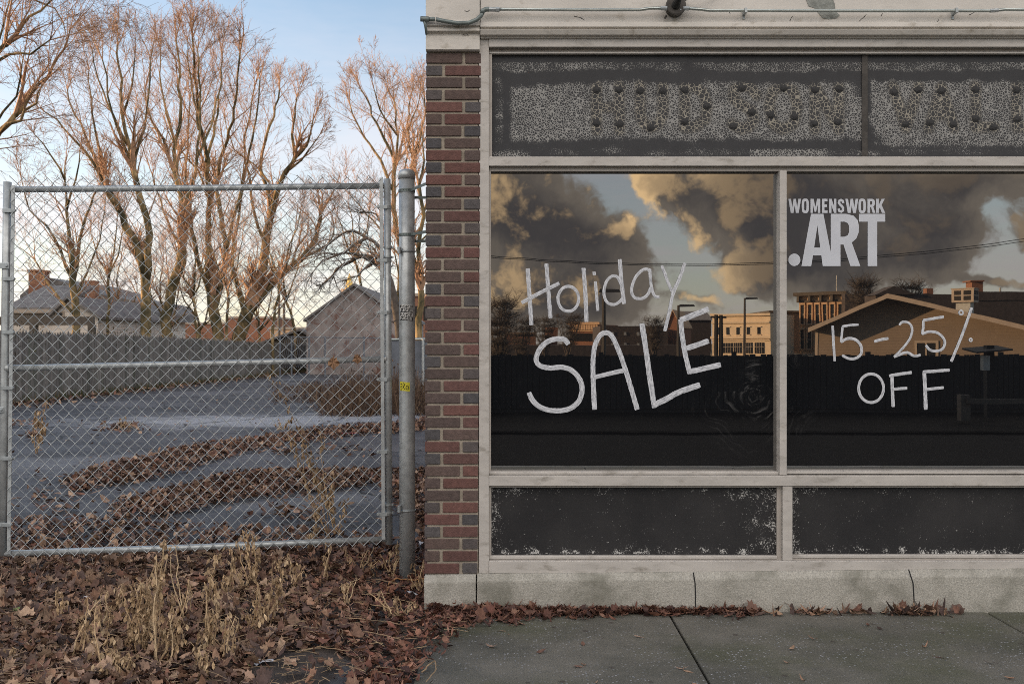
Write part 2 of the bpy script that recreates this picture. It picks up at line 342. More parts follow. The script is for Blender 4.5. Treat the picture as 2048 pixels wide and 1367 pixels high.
def pane_mat():                     # tinted mirror film on the shop windows, with dust and wiping marks
    m=bpy.data.materials.new('tinted_window_glass'); m.use_nodes=True; nt=m.node_tree
    b=nt.nodes['Principled BSDF']; out=nt.nodes['Material Output']
    tcn=NN(nt,'ShaderNodeTexCoord'); v=tcn.outputs['Object']
    b.inputs['Base Color'].default_value=(.006,.006,.007,1); b.inputs['Roughness'].default_value=.3; b.inputs['Specular IOR Level'].default_value=0
    gl=NN(nt,'ShaderNodeBsdfGlossy'); gl.inputs['Color'].default_value=(1,.985,.96,1); gl.inputs['Roughness'].default_value=0.0
    wn_=noise_node(nt,v,2.2,2,.5); wb_=NN(nt,'ShaderNodeBump'); wb_.inputs['Strength'].default_value=1.0; wb_.inputs['Distance'].default_value=.00016; nt.links.new(wn_.outputs['Fac'],wb_.inputs['Height']); nt.links.new(wb_.outputs[0],gl.inputs['Normal'])
    mx=NN(nt,'ShaderNodeMixShader'); mx.inputs[0].default_value=.30; nt.links.new(b.outputs[0],mx.inputs[1]); nt.links.new(gl.outputs[0],mx.inputs[2])
    df=NN(nt,'ShaderNodeBsdfDiffuse'); df.inputs['Color'].default_value=(.45,.44,.43,1)
    mp=NN(nt,'ShaderNodeMapping'); nt.links.new(v,mp.inputs[0]); mp.inputs['Location'].default_value=(-1.86,-.06,-1.22)
    ln=NN(nt,'ShaderNodeVectorMath',operation='LENGTH'); nt.links.new(mp.outputs[0],ln.inputs[0])
    sx=NN(nt,'ShaderNodeSeparateXYZ'); nt.links.new(mp.outputs[0],sx.inputs[0]); an=math_node(nt,'ARCTAN2',sx.outputs[2],sx.outputs[0])
    wb=noise_node(nt,v,4,2,.5); pol=NN(nt,'ShaderNodeCombineXYZ'); nt.links.new(math_node(nt,'MULTIPLY',math_node(nt,'ADD',ln.outputs['Value'],math_node(nt,'MULTIPLY',wb.outputs['Fac'],.35)),38.0),pol.inputs[0]); nt.links.new(math_node(nt,'MULTIPLY',an,.9),pol.inputs[1])
    wv_=noise_node(nt,pol.outputs[0],1.0,4,.6)
    near=smooth(nt,ln.outputs['Value'],.46,.08); nz=noise_node(nt,v,5,6,.7); fine=noise_node(nt,v,90,3,.7)
    sm=math_node(nt,'MULTIPLY',math_node(nt,'MULTIPLY',smooth(nt,wv_.outputs['Fac'],.50,.72),near),smooth(nt,nz.outputs['Fac'],.42,.65))
    dust=math_node(nt,'ADD',math_node(nt,'MULTIPLY',sm,.17),math_node(nt,'MULTIPLY',smooth(nt,fine.outputs['Fac'],.72,.82),.05))
    dust=math_node(nt,'ADD',dust,math_node(nt,'MULTIPLY',nz.outputs['Fac'],.008))
    mx2=NN(nt,'ShaderNodeMixShader'); nt.links.new(dust,mx2.inputs[0]); nt.links.new(mx.outputs[0],mx2.inputs[1]); nt.links.new(df.outputs[0],mx2.inputs[2])
    nt.links.new(mx2.outputs[0],out.inputs['Surface']); return m
MT['pane']=pane_mat()

def brush_mat():                    # window paint laid on with a brush: streaks along the stroke
    m=bpy.data.materials.new('white_window_paint'); m.use_nodes=True; nt=m.node_tree; b=nt.nodes['Principled BSDF']
    a1=NN(nt,'ShaderNodeAttribute',attribute_name='along'); a2=NN(nt,'ShaderNodeAttribute',attribute_name='across')
    cbn=NN(nt,'ShaderNodeCombineXYZ'); nt.links.new(math_node(nt,'MULTIPLY',a1.outputs['Fac'],7.0),cbn.inputs[0]); nt.links.new(math_node(nt,'MULTIPLY',a2.outputs['Fac'],5.5),cbn.inputs[1])
    n=noise_node(nt,cbn.outputs[0],1.0,5,.65)
    ed=math_node(nt,'ABSOLUTE',math_node(nt,'SUBTRACT',a2.outputs['Fac'],.5))
    c=mix_col(nt,smooth(nt,n.outputs['Fac'],.38,.60),(.28,.29,.315),(.62,.635,.67))
    nt.links.new(c,b.inputs['Base Color']); b.inputs['Roughness'].default_value=.6
    n2=noise_node(nt,cbn.outputs[0],2.3,4,.7)
    al=math_node(nt,'ADD',smooth(nt,ed,.50,.36),math_node(nt,'MULTIPLY',math_node(nt,'SUBTRACT',n2.outputs['Fac'],.5),1.7))
    nt.links.new(smooth(nt,al,-.05,.22),b.inputs['Alpha']); return m
MT['brush']=brush_mat()

def panel_mat(name, fine, coarse, dark, lw=.20):  # black panel whose old white coat has crazed away; 'paint' is how much of it is left
    m=bpy.data.materials.new(name); m.use_nodes=True; nt=m.node_tree; b=nt.nodes['Principled BSDF']
    tcn=NN(nt,'ShaderNodeTexCoord'); v=tcn.outputs['Object']
    pa=NN(nt,'ShaderNodeAttribute',attribute_name='paint'); gh=NN(nt,'ShaderNodeAttribute',attribute_name='ghost')
    nw=noise_node(nt,v,30,3,.6); wsub=NN(nt,'ShaderNodeVectorMath',operation='SCALE'); nt.links.new(nw.outputs['Color'],wsub.inputs[0]); wsub.inputs['Scale'].default_value=.012
    va=NN(nt,'ShaderNodeVectorMath',operation='ADD'); nt.links.new(v,va.inputs[0]); nt.links.new(wsub.outputs[0],va.inputs[1])
    def cr(scale):
        vo=NN(nt,'ShaderNodeTexVoronoi',feature='DISTANCE_TO_EDGE'); nt.links.new(va.outputs[0],vo.inputs['Vector']); vo.inputs['Scale'].default_value=scale; return vo.outputs['Distance']
    n5=noise_node(nt,v,160,3,.7); n6=noise_node(nt,v,14,5,.65)
    amt=math_node(nt,'ADD',pa.outputs['Fac'],math_node(nt,'MULTIPLY',math_node(nt,'SUBTRACT',n6.outputs['Fac'],.5),.7))
    brk=smooth(nt,math_node(nt,'ADD',n5.outputs['Fac'],math_node(nt,'MULTIPLY',math_node(nt,'SUBTRACT',amt,.5),.8)),.36,.54)
    w1=math_node(nt,'MULTIPLY',amt,lw); w2=math_node(nt,'MULTIPLY',gh.outputs['Fac'],.085)
    l1=smooth(nt,math_node(nt,'SUBTRACT',w1,cr(fine)),-.02,.07); l2=smooth(nt,math_node(nt,'SUBTRACT',w2,cr(coarse)),-.02,.05)
    ln=math_node(nt,'MULTIPLY',l1,math_node(nt,'SUBTRACT',1.0,gh.outputs['Fac'],True)); ln=math_node(nt,'MULTIPLY',math_node(nt,'MAXIMUM',ln,l2),brk)
    basec=mix_col(nt,n6.outputs['Fac'],dark,tuple(x*1.5 for x in dark))
    whitec=mix_col(nt,gh.outputs['Fac'],(.40,.395,.375),(.42,.385,.31))
    nt.links.new(mix_col(nt,math_node(nt,'MULTIPLY',ln,.68),basec,whitec),b.inputs['Base Color']); b.inputs['Roughness'].default_value=.55; b.inputs['Specular IOR Level'].default_value=.25
    bp=NN(nt,'ShaderNodeBump'); bp.inputs['Strength'].default_value=.4; bp.inputs['Distance'].default_value=.002; nt.links.new(ln,bp.inputs['Height']); nt.links.new(bp.outputs[0],b.inputs['Normal'])
    return m
MT['sign']=panel_mat('crazed_sign_panel',82,48,(.030,.0305,.033),.185)

def kick_mat():                     # dark kick panel, its paint chipped to white specks where 'paint' is high
    m=bpy.data.materials.new('chipped_kick_panel'); m.use_nodes=True; nt=m.node_tree; b=nt.nodes['Principled BSDF']
    tcn=NN(nt,'ShaderNodeTexCoord'); v=tcn.outputs['Object']; pa=NN(nt,'ShaderNodeAttribute',attribute_name='paint')
    n1=noise_node(nt,v,130,4,.75); n2=noise_node(nt,v,22,5,.7); n3=noise_node(nt,v,2.2,6,.6)
    a=math_node(nt,'ADD',math_node(nt,'MULTIPLY',n1.outputs['Fac'],.75),math_node(nt,'MULTIPLY',n2.outputs['Fac'],.35))
    sp_=smooth(nt,math_node(nt,'ADD',a,math_node(nt,'MULTIPLY',pa.outputs['Fac'],.235)),.705,.755)
    bc=mix_col(nt,smooth(nt,n3.outputs['Fac'],.3,.7),(.015,.0148,.0165),(.028,.027,.028))
    nt.links.new(mix_col(nt,math_node(nt,'MULTIPLY',sp_,.9),bc,(.50,.495,.475)),b.inputs['Base Color']); b.inputs['Roughness'].default_value=.55; b.inputs['Specular IOR Level'].default_value=.3
    return m
MT['kick']=kick_mat()
# ---------------------------------------------------------------- the ground and what is laid on it
def grid(mb, x0,x1,y0,y1,nx,ny,zf):
    vs=[];fs=[]
    for j in range(ny+1):
        for i in range(nx+1):
            x=x0+(x1-x0)*i/nx; y=y0+(y1-y0)*j/ny; vs.append((x,y,zf(x,y)))
    for j in range(ny):
        for i in range(nx):
            a=j*(nx+1)+i; fs.append((a,a+1,a+nx+2,a+nx+1))
    mb.add(vs,fs)
m=MB(); grid(m,-900,900,-900,900,8,8,lambda x,y:-.16); struct(build(m,'ground',MT['ground']))
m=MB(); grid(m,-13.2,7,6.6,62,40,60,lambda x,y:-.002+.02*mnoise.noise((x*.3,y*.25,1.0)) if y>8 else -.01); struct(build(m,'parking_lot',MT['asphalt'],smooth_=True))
def vergez(x,y):
    e=min(1,max(0,(7.0-y)/.5))*min(1,max(0,(-.50-x)/.4)); return -.02+e*(.045+.02*mnoise.noise((x*1.3,y*1.3,3.0)))
m=MB(); grid(m,-9,-.42,-.8,7.1,70,60,vergez); struct(build(m,'verge',MT['verge'],smooth_=True))
m=MB(); grid(m,-300,300,-6.2,-.8,2,2,lambda x,y:-.13); struct(build(m,'road',MT['road']))
m=MB()
joints=[G(1338,1225).x-1.77, G(1338,1225).x, G(1338,1225).x+1.77, G(1338,1225).x+3.54, G(1338,1225).x+5.3]
joints[0]=-.44
for a,b in zip(joints[:-1],joints[1:]):
    for y0,y1 in ((-.64,2.35),(2.362,5.54)):
        m.box(a+.006,b-.006,y0,y1,-.14,0)
m.box(-.44,joints[-1],-.6,5.53,-.145,-.03)
sw=struct(build(m,'sidewalk',MT['walk'],bevel=.006))
m=MB(); m.box(-60,60,-.8,-.655,-.15,-.005); struct(build(m,'kerb',MT['plinth'],bevel=.015))
m=MB(); m.box(-80,80,-11.0,-6.36,-.15,-.08); struct(build(m,'far_sidewalk',MT['farwalk']))
m=MB(); m.box(-80,80,-6.35,-6.2,-.15,-.083); struct(build(m,'far_kerb',MT['farwalk'],bevel=.015))

# ---------------------------------------------------------------- the shop building
bld=thing('shop_building','brick shop with dark painted windows, a crazed black sign panel and white cornice','shop',(-.48,5.6,0))
def bx(mb,px0,px1,py0,py1,yf,depth,col=(1,1,1)):
    a=P(px0,py1,FRONT); b=P(px1,py0,FRONT); mb.box(a.x,b.x,yf,yf+depth,a.z,b.z,col)
XR=2760
# body behind the front
m=MB(); a=P(853,0,FRONT); m.box(a.x+.004,5.2,5.78,17.5,-.1,4.7); build(m,'wall',MT['wallbrick'],bld)
m=MB(); m.box(a.x-.03,5.23,5.70,17.53,4.7,4.78); build(m,'parapet_coping',MT['plinth'],bld)
# brick pier
pier=MB(); pier_m=MB()
top,bot=107.0,1146.0; n=43; ph=(bot-top)/n
rb=random.Random(3)
reds=[(.124,.060,.052),(.112,.057,.050),(.132,.064,.054),(.102,.056,.049),(.117,.063,.055)]
browns=[(.095,.066,.058),(.102,.070,.061),(.086,.062,.056)]
greys=[(.074,.069,.072),(.082,.074,.075),(.066,.062,.066),(.085,.072,.070)]
for i in range(n):
    t=i/(n-1); y0=top+ph*i+ph*.085; y1=top+ph*(i+1)-ph*.085
    left=853-3.5*t; right=962-7*t
    odd=i%2
    hd=rb.choice(greys) if rb.random()<.58 else rb.choice(browns)
    if i in (0,2): hd=rb.choice(browns)
    if i in (16,18,24,30,34): hd=rb.choice(reds)
    st=rb.choice(reds) if rb.random()<.72 else rb.choice(browns)
    if i in (2,6,12,28,36,40): st=rb.choice(browns)
    j=rb.uniform(-.8,.8)
    w=right-left; cut=left+w*(.315 if odd else .685)+j
    z0=P(0,y1,FRONT).z; z1=P(0,y0,FRONT).z
    for (a_,b_,c) in ((left,cut-3.2,hd if odd else st),(cut+3.2,right,st if odd else hd)):
        k=rb.uniform(.9,1.12); xa=P(a_,0,FRONT).x; xb=P(b_,0,FRONT).x
        jy=rb.uniform(-.0015,.0015)
        pier.box(xa,xb,5.575+jy,5.72,z0+rb.uniform(-.001,.001),z1+rb.uniform(-.001,.001),tuple(x*k for x in c))
a=P(854.5,bot,FRONT); b=P(959,top,FRONT)
pier_m.box(a.x+.002,b.x-.006,5.583,5.775,a.z,b.z)
bw=build(pier,'brick_pier',MT['brick'],bld,bevel=.004)
build(pier_m,'mortar_bed',MT['mortar'],bw)
# concrete plinth in three blocks
pl=MB(); 
def plinth(px0,px1,top0,top1):
    xa=P(px0,0,FRONT).x; xb=P(px1,0,FRONT).x; za=P(0,top0,FRONT).z; zb=P(0,top1,FRONT).z
    prof=[(5.80,-.12),(5.54,-.12),(5.54,None),(5.565,0)]
    A=[(xa,5.80,-.12),(xa,5.535,-.12),(xa,5.535,za-.035),(xa,5.558,za),(xa,5.80,za)]
    B=[(xb,5.80,-.12),(xb,5.535,-.12),(xb,5.535,zb-.035),(xb,5.558,zb),(xb,5.80,zb)]
    k=len(pl.v); pl.add(A+B,[(0,1,2,3,4),(9,8,7,6,5)]+[(i,i+5,(i+1)%5+5,(i+1)%5) for i in range(5)])
plinth(850,952.5,1146.5,1145); plinth(954.5,XR,1144,1126.5)
pb=build(pl,'plinth',MT['plinth'],bld,bevel=.006)
def crack(pts,w=.0035):
    cr=MB(); v=[P(x,y,5.5345) for x,y in pts]
    for a,b in zip(v[:-1],v[1:]):
        cr.add([(a.x-w,5.5343,a.z),(a.x+w,5.5343,a.z),(b.x+w,5.5343,b.z),(b.x-w,5.5343,b.z)],[(0,1,2,3)])
    build(cr,'crack',MT['black'],pb)
crack([(1817,1137.5),(1820.5,1148),(1826,1165),(1827,1180),(1828,1200),(1827.5,1216)]); crack([(1387,1143.5),(1387.5,1150),(1390,1165),(1391,1190),(1391,1216)])
# cornice and pier cap
def zf(py): return P(0,py,FRONT).z
def cornice(px0,px1,prof):
    mb=MB(); xa=P(px0,0,FRONT).x; xb=P(px1,0,FRONT).x
    pts=[(xa,y,zf(py)) for py,y in prof]
    mb.prism(pts,(xb-xa,0,0)); return mb
prof=[(-430,5.78),(-430,5.555),(51,5.555),(52,5.530),(62,5.527),(63,5.548),(66.5,5.548),(67.5,5.520),(77,5.535),(78,5.562),(81,5.562),(81,5.78)]
build(cornice(961.5,XR,prof),'cornice',MT['paint'],bld,bevel=.002)
prof2=[(-430,5.778),(-430,5.548),(47,5.548),(48,5.535),(59,5.53),(60,5.545),(69,5.533),(73,5.56),(79,5.56),(79,5.548),(104.5,5.548),(106.5,5.56),(106.5,5.778)]
build(cornice(853,960,prof2),'pier_cap',MT['paint'],bld,bevel=.002)
m=MB(); pts=[(1604,-4),(1612,18),(1624,22),(1630,30),(1640,42),(1652,44),(1668,42),(1674,36),(1665,28),(1664,14),(1660,4),(1664,-6)]
rp=random.Random(5)
m.prism([P(x,y,FRONT).xz.to_3d() if False else (P(x,y,FRONT).x,5.5535,P(x,y,FRONT).z) for x,y in pts],(0,-.0015,0)); build(m,'bare_patch',MT['bare'],bld)
m=MB(); m.prism([(P(x,y,FRONT).x,5.5512,P(x,y,FRONT).z) for x,y in [(1654,-4),(1655,5),(1660,7),(1665,2),(1665,-5)]],(0,-.001,0)); build(m,'mint_paint_patch',MT['mint'],bld)
m=MB()
for line in ([(1575,48),(1578,41),(1581,38)],[(1713,48),(1718,43),(1722,40),(1727,34)],[(1756,38),(1759,32)],[(1455,30),(1457,33)],[(930,28),(936,30),(941,26)],[(1104,2),(1109,-2)],[(1147,38),(1160,41),(1168,46)],[(926,76),(934,73),(938,78)],[(1868,49),(1871,44)],[(1930,36),(1942,30)]):
    m=MB()
    for (x0,y0),(x1,y1) in zip(line[:-1],line[1:]):
        a=P(x0,y0,FRONT); b=P(x1,y1,FRONT); w=.0022; yy=5.5475 if x0<960 else 5.5545
        if y0>60 and x0<960: yy=5.55
        d=Vector((b.x-a.x,0,b.z-a.z)).normalized(); nn=Vector((-d.z,0,d.x))*w
        m.add([(a.x-nn.x,yy-.0004,a.z-nn.z),(a.x+nn.x,yy-.0004,a.z+nn.z),(b.x+nn.x*.4,yy-.0004,b.z+nn.z*.4),(b.x-nn.x*.4,yy-.0004,b.z-nn.z*.4)],[(0,1,2,3)])
    build(m,'paint_crack',MT['darkmetal'],bld)
# window frame: jamb, head, rails, mullions
fr=MB(); st=MB()
bx(fr,958,978,81,1144,5.580,.16)
bx(fr,978.3,XR,81.3,97,5.572,.16); bx(st,978.3,XR,97,104,5.612,.1); bx(fr,978.3,XR,103.6,107.5,5.600,.1)
bx(fr,978.3,XR,314.5,333,5.580,.16); bx(st,978.3,XR,333.2,341.5,5.612,.1)
bx(st,978.2,984,104,314.4,5.606,.1); bx(st,978.2,981.5,341.5,943,5.606,.1)
bx(fr,978.3,1558,943,948.5,5.604,.1); bx(fr,1573.4,XR,942,947.5,5.604,.1)
bx(fr,978.3,XR,949.5,970,5.578,.16); bx(st,978.3,XR,970.2,974.5,5.604,.1)
bx(fr,978.3,1555,1111,1117,5.604,.1); bx(fr,1584,XR,1109,1115.5,5.604,.1); bx(st,978.3,XR,1116,1121,5.612,.1)
bx(fr,978.3,XR,1119.5,1143.5,5.576,.2)
bx(fr,1558.6,1572.6,341.7,949,5.590,.12); bx(fr,1564,1583.5,970.3,1119,5.584,.12); bx(st,1555,1563.7,974.7,1116,5.612,.1)
bx(st,978.2,982.5,974.7,1111,5.606,.1)
frame=build(fr,'window_frame',MT['frame'],bld,bevel=.0025)
build(st,'glazing_stop',MT['stop'],frame)
m=MB(); bx(m,1727,1738,104,315,5.622,.05); build(m,'sign_divider',MT['darkmetal'],bld)
# panes
pn=[]
for k,(a_,b_) in enumerate(((979,1560),(1571,XR))):
    m=MB(); bx(m,a_,b_,338,946,5.66,.008); pn.append(build(m,'window_pane',MT['pane'],bld))

# ghost letters, glue spots and crazed paint of the old sign
GH={'H':([(1194,168),(1194,258)],[(1240,168),(1240,258)],[(1194,213),(1240,213)]),
 'U':([(1282,168),(1282,228),(1290,246),(1304,253),(1319,246),(1327,228),(1327,168)],),
 'D':([(1371,168),(1371,253),(1394,251),(1412,238),(1416,212),(1410,186),(1394,172),(1371,168)],),
 'S':([(1516,188),(1504,172),(1486,169),(1470,178),(1470,196),(1486,208),(1504,218),(1510,236),(1500,252),(1484,256),(1466,246)],),
 'O':([(1568,168),(1548,180),(1541,210),(1548,244),(1568,257),(1590,246),(1598,212),(1590,180),(1568,168)],),
 'N':([(1633,256),(1633,170),(1681,256),(1681,170)],),
 'V':([(1790,170),(1816,254),(1842,170)],),'A':([(1862,254),(1887,172),(1913,254)],[(1872,228),(1903,228)]),
 'L':([(1956,170),(1956,252),(1994,252)],),'L2':([(2038,170),(2038,252),(2076,252)],),
 'E':([(2160,170),(2118,170),(2118,252),(2160,252)],[(2118,211),(2150,211)]),'Y':([(2188,170),(2212,212),(2236,170)],[(2212,212),(2212,254)])}
SEG=[(a,b) for L in GH.values() for s in L for a,b in zip(s[:-1],s[1:])]
def segd(p,a,b):
    ax,ay=a; dx,dy=b[0]-ax,b[1]-ay; t=((p[0]-ax)*dx+(p[1]-ay)*dy)/max(dx*dx+dy*dy,1e-6); t=min(1,max(0,t))
    return math.hypot(p[0]-ax-t*dx,p[1]-ay-t*dy)
def sst(v,a,b):
    t=min(1,max(0,(v-a)/(b-a))); return t*t*(3-2*t)
SPOTS=[(1194,177),(1239,177),(1282,179),(1327,179),(1371,177),(1416,210),(1194,244),(1241,246),(1303,253),(1371,241),(1486,174),(1570,174),(1633,177),(1682,175),(1506,222),(1544,228),(1592,231),(1469,250),(1631,245),(1679,242),(1792,182),(1841,177),(1887,179),(1956,176),(2039,177),(1815,246),(1864,243),(1911,246),(1956,235),(1992,252),(2040,236),(2118,178),(2158,178),(2120,246),(2190,178),(2236,178),(2212,246)]
def signpaint(px,py):
    x0=985 if px<1732 else 1738; nz=mnoise.noise((px*.02,py*.05,0)); wob=mnoise.noise((px*.006,0,4))*9+mnoise.noise((px*.03,py*.02,4))*7+mnoise.noise((px*.13,py*.1,7))*5
    p=.66*sst(py,150+wob,172+wob)*(1-sst(py,268+wob*.7,292+wob*.7))
    if px>1732: p=max(p,.62*sst(py,152+wob,165+wob)*(1-sst(py,285,300)))
    p*=sst(px-x0,22,44) if px<1732 else sst(px-x0,-4,14)
    if px>1732 and px<1775: p*=sst(px-1738+(285-py)*.6,0,40)
    p=max(p,(.50+.2*nz)*sst(py,116,124)*(1-sst(py,136+wob*.6,146+wob*.6)))             # strip over the wipe
    p=max(p,(.42+.3*nz)*sst(px-x0,3,8)*(1-sst(px-x0,18,30))*sst(py,135,160)*(1-sst(py,285,300)))
    p=max(p,(.34+.3*nz)*sst(py,288,298)*(1-sst(py,309,313)))
    if 1502<px<1660: p=max(p,.62*sst(py,293,297)*(1-sst(py,311,313)))
    if px<1075: p=max(p,.6*sst(py,298,304)*sst(px,990,1000)*(1-sst(px,1050,1075)))
    if 1660<px<1735: p*=1-.55*sst(px,1700,1722)*sst(py,135,150)*(1-sst(py,185,200))
    if px<1130: p=max(p,.75*math.exp(-((px-1040)/26)**2-((py-140)/5)**2))
    return max(p,(.17+.25*nz+.12*mnoise.noise((px*.004,py*.01,9)))*sst(py,112,122)*(1 if not 142<py-wob<162 else .35))
def panel(name,px0,px1,py0,py1,yf,mat_,paintf,ghostf,step,parent):
    mb=MB(); nx=int((px1-px0)/step); ny=int((py1-py0)/step); vs=[];fs=[];pa=[];gh=[]
    for j in range(ny+1):
        for i in range(nx+1):
            px=px0+(px1-px0)*i/nx; py=py0+(py1-py0)*j/ny; q=P(px,py,FRONT); vs.append((q.x,yf,q.z)); pa.append(paintf(px,py)); gh.append(ghostf(px,py))
    for j in range(ny):
        for i in range(nx):
            a=j*(nx+1)+i; fs.append((a,a+nx+1,a+nx+2,a+1))
    mb.add(vs,fs)
    q0=P(px0,py1,FRONT); q1=P(px1,py0,FRONT); nb=len(mb.v)
    mb.box(q0.x,q1.x,yf+.0008,yf+.02,q0.z,q1.z); ex=len(mb.v)-nb
    mb.ex={'paint':pa+[0]*ex,'ghost':gh+[0]*ex}
    return build(mb,name,mat_,parent)
def ghostf(px,py):
    d=min((segd((px,py),a,b) for a,b in SEG if abs(a[0]-px)<90),default=99)
    return .95*(1-sst(d,8,14))
for a_,b_ in ((984,1728),(1737,XR)):
    sp_=panel('sign_panel',a_,b_,107,315,5.630,MT['sign'],signpaint,ghostf,4,bld)
    rs=random.Random(int(a_))
    for x,y in SPOTS:
        if not a_<x<b_: continue
        m=MB()
        c=P(x,y,FRONT); k=14; vs=[(c.x,5.622,c.z)]
        for rr,yy in ((.55,5.624),(1.0,5.6285)):
            for q in range(k):
                w=2*math.pi*q/k; r_=.0235*rr*(1+.09*rs.uniform(-1,1)*(rr>.9)); vs.append((c.x+r_*math.cos(w),yy,c.z+r_*math.sin(w)*.85))
        fs=[(0,1+(q+1)%k,1+q) for q in range(k)]+[(1+q,1+(q+1)%k,1+k+(q+1)%k,1+k+q) for q in range(k)]
        m.add(vs,fs); build(m,'glue_spot',MT['glue'],sp_,smooth_=True)
def kickpaint(x0,x1,y0,y1,seed):
    def f(px,py):
        n=mnoise.noise((px*.012,py*.012,seed)); n2=mnoise.noise((px*.05,py*.05,seed+3))
        d=min(px-x0,(x1-px)*.55,(py-y0)*1.1); e=(y1-py)
        p=.62*(1-sst(d,6,34+22*n))*(.75+.5*n2)*(1 if px<1900 else .4)
        if px-x0>60 and x1-px>90: p*=.55+.5*n
        lo=(.85*(1-sst(e,5,26+14*n)))*(.62+.9*n2)
        if x1<1600:
            p=max(p,.75*math.exp(-((px-1520)/32)**2)*sst(py,985,1040)*(.6+.6*n2)); p=max(p,.55*math.exp(-((px-1490)/60)**2-((py-990)/14)**2))
        p=max(p,lo); p*=sst(e,0,4)
        return max(p,.10)
    return f
for a_,b_,sd_ in ((982,1556,1.0),(1584,XR,9.0)):
    panel('kick_panel',a_,b_,974,1112,5.634,MT['kick'],kickpaint(a_,b_,974,1112,sd_),lambda x,y:0,4,bld)

# ---------------------------------------------------------------- lettering on the glass
Y_INK=5.6585
def stroke(mb, pts, wpx, org, k, lay=0, closed=False):
    pts=[(org[0]+x/k,org[1]+y/k) for x,y in pts]
    # Catmull-Rom resample
    q=[]; n=len(pts)
    for i in range(n-1):
        p0=pts[max(i-1,0)];p1=pts[i];p2=pts[i+1];p3=pts[min(i+2,n-1)]
        if closed:
            p0=pts[i-1] if i>0 else pts[n-2]; p3=pts[i+2] if i+2<n else pts[1]
        L=math.hypot(p2[0]-p1[0],p2[1]-p1[1]); st_=max(2,int(L/4))
        for s in range(st_):
            t=s/st_; q.append(tuple(.5*((2*p1[a])+(-p0[a]+p2[a])*t+(2*p0[a]-5*p1[a]+4*p2[a]-p3[a])*t*t+(-p0[a]+3*p1[a]-3*p2[a]+p3[a])*t**3) for a in (0,1)))
    q.append(pts[-1]); w=wpx/k/2; vs=[];fs=[];al=[];ac=[]; sd_=random.uniform(0,40); L=0
    for i,p in enumerate(q):
        a=q[max(i-1,0)]; b=q[min(i+1,len(q)-1)]; d=(b[0]-a[0],b[1]-a[1]); dl=math.hypot(*d) or 1; nx,ny=-d[1]/dl,d[0]/dl
        if i: L+=math.hypot(p[0]-q[i-1][0],p[1]-q[i-1][1])
        ww=w*(1+.07*mnoise.noise((i*.12,sd_,0)))
        if i==0 or i==len(q)-1: ww*=.86
        for j,(u,h) in enumerate(((-1,0),(-.55,.0008),(0,.0012),(.55,.0008),(1,0))):
            c=P(p[0]+nx*ww*u,p[1]+ny*ww*u,5.66); vs.append((c.x,Y_INK-.0006-h-lay*.0013,c.z)); al.append(L*.012+sd_); ac.append((u+1)/2)
    for i in range(len(q)-1):
        for j in range(4):
            a=i*5+j; fs.append((a,a+1,a+6,a+5))
    mb.add(vs,fs); mb.ex.setdefault('along',[]).extend(al); mb.ex.setdefault('across',[]).extend(ac)
Z3=((960,330),2.169); Z4=((1540,330),2.169)
def ell(cx,cy,rx,ry,a0,a1,n=14): return [(cx+rx*math.cos(R(a0+(a1-a0)*i/n)),cy+ry*math.sin(R(a0+(a1-a0)*i/n))) for i in range(n+1)]
m=MB(); T=lambda p,w,lay=0: stroke(m,p,w,*Z3,lay)
T([(207,448),(215,570),(223,694)],19); T([(288,427),(296,540),(306,664)],18); T([(180,597),(225,573),(262,553),(344,512)],17,1)
T(ell(383,580,45,54,-60,320,20),14); T([(449,446),(457,560),(462,680)],19); T([(494,462),(496,478)],16); T([(500,504),(505,560),(511,632)],14,0)
T([(606,408),(613,500),(625,602)],18); T([(612,520),(600,490),(580,480),(555,495),(540,530),(538,565),(552,596),(580,605),(606,592),(622,570)],14,1)
T([(738,456),(712,452),(680,478),(661,520),(658,552),(672,576),(705,578),(728,560),(740,530)],14); T([(736,450),(740,505),(748,548),(760,570),(778,572)],14,1)
T([(788,436),(805,480),(818,515),(835,552)],14); T([(889,424),(866,490),(838,555),(820,640),(801,720)],16,1)
T([(383,778),(368,757),(335,753),(295,764),(261,796),(243,840),(258,868),(300,879),(355,876),(398,890),(430,925),(443,968),(430,1020),(390,1055),(330,1065),(270,1053),(230,1022),(212,985)],23)
T([(497,1060),(492,960),(490,850),(500,778),(522,738),(548,726),(572,742),(596,790),(622,860),(650,950),(682,1060)],22); T([(494,920),(560,904),(624,890)],20,1)
T([(702,686),(718,790),(735,910),(757,1052)],24); T([(752,1040),(800,1018),(860,985),(954,952)],26,1)
T([(870,668),(877,740),(890,820),(910,905)],22); T([(868,672),(910,656),(992,624)],25,1); T([(895,795),(940,780),(992,762)],24,1); T([(905,896),(960,884),(1044,865)],24,1)
build(m,'painted_lettering',MT['brush'],pn[0])
m=MB(); T=lambda p,w,lay=0: stroke(m,p,w,*Z4,lay)
T([(271,696),(275,770),(280,850)],12); T([(383,692),(350,694),(311,700)],11,1); T([(314,702),(311,735),(307,768)],11); T([(307,768),(335,752),(370,757),(394,785),(394,818),(370,838),(338,838),(312,824)],13,1)
T([(451,765),(480,757),(513,751)],13); T([(560,694),(574,680),(600,684),(616,708),(608,748),(580,788),(538,832)],11); T([(536,832),(570,818),(595,812),(625,828),(652,822)],12,1)
T([(753,658),(715,664),(662,674)],13,1); T([(664,674),(664,705),(659,735)],12); T([(658,733),(690,722),(730,730),(757,762),(748,796),(718,807),(690,800),(675,780)],12,1)
T(ell(828,640,8,9,0,400,12),8); T([(874,618),(835,730),(785,852)],13); T(ell(870,758,6,6,0,400,10),7)
T(ell(438,967,54,62,-50,318,22),13); T([(528,906),(530,970),(534,1048)],15); T([(516,914),(560,906),(614,899)],14,1); T([(532,972),(560,969),(594,967)],13,1)
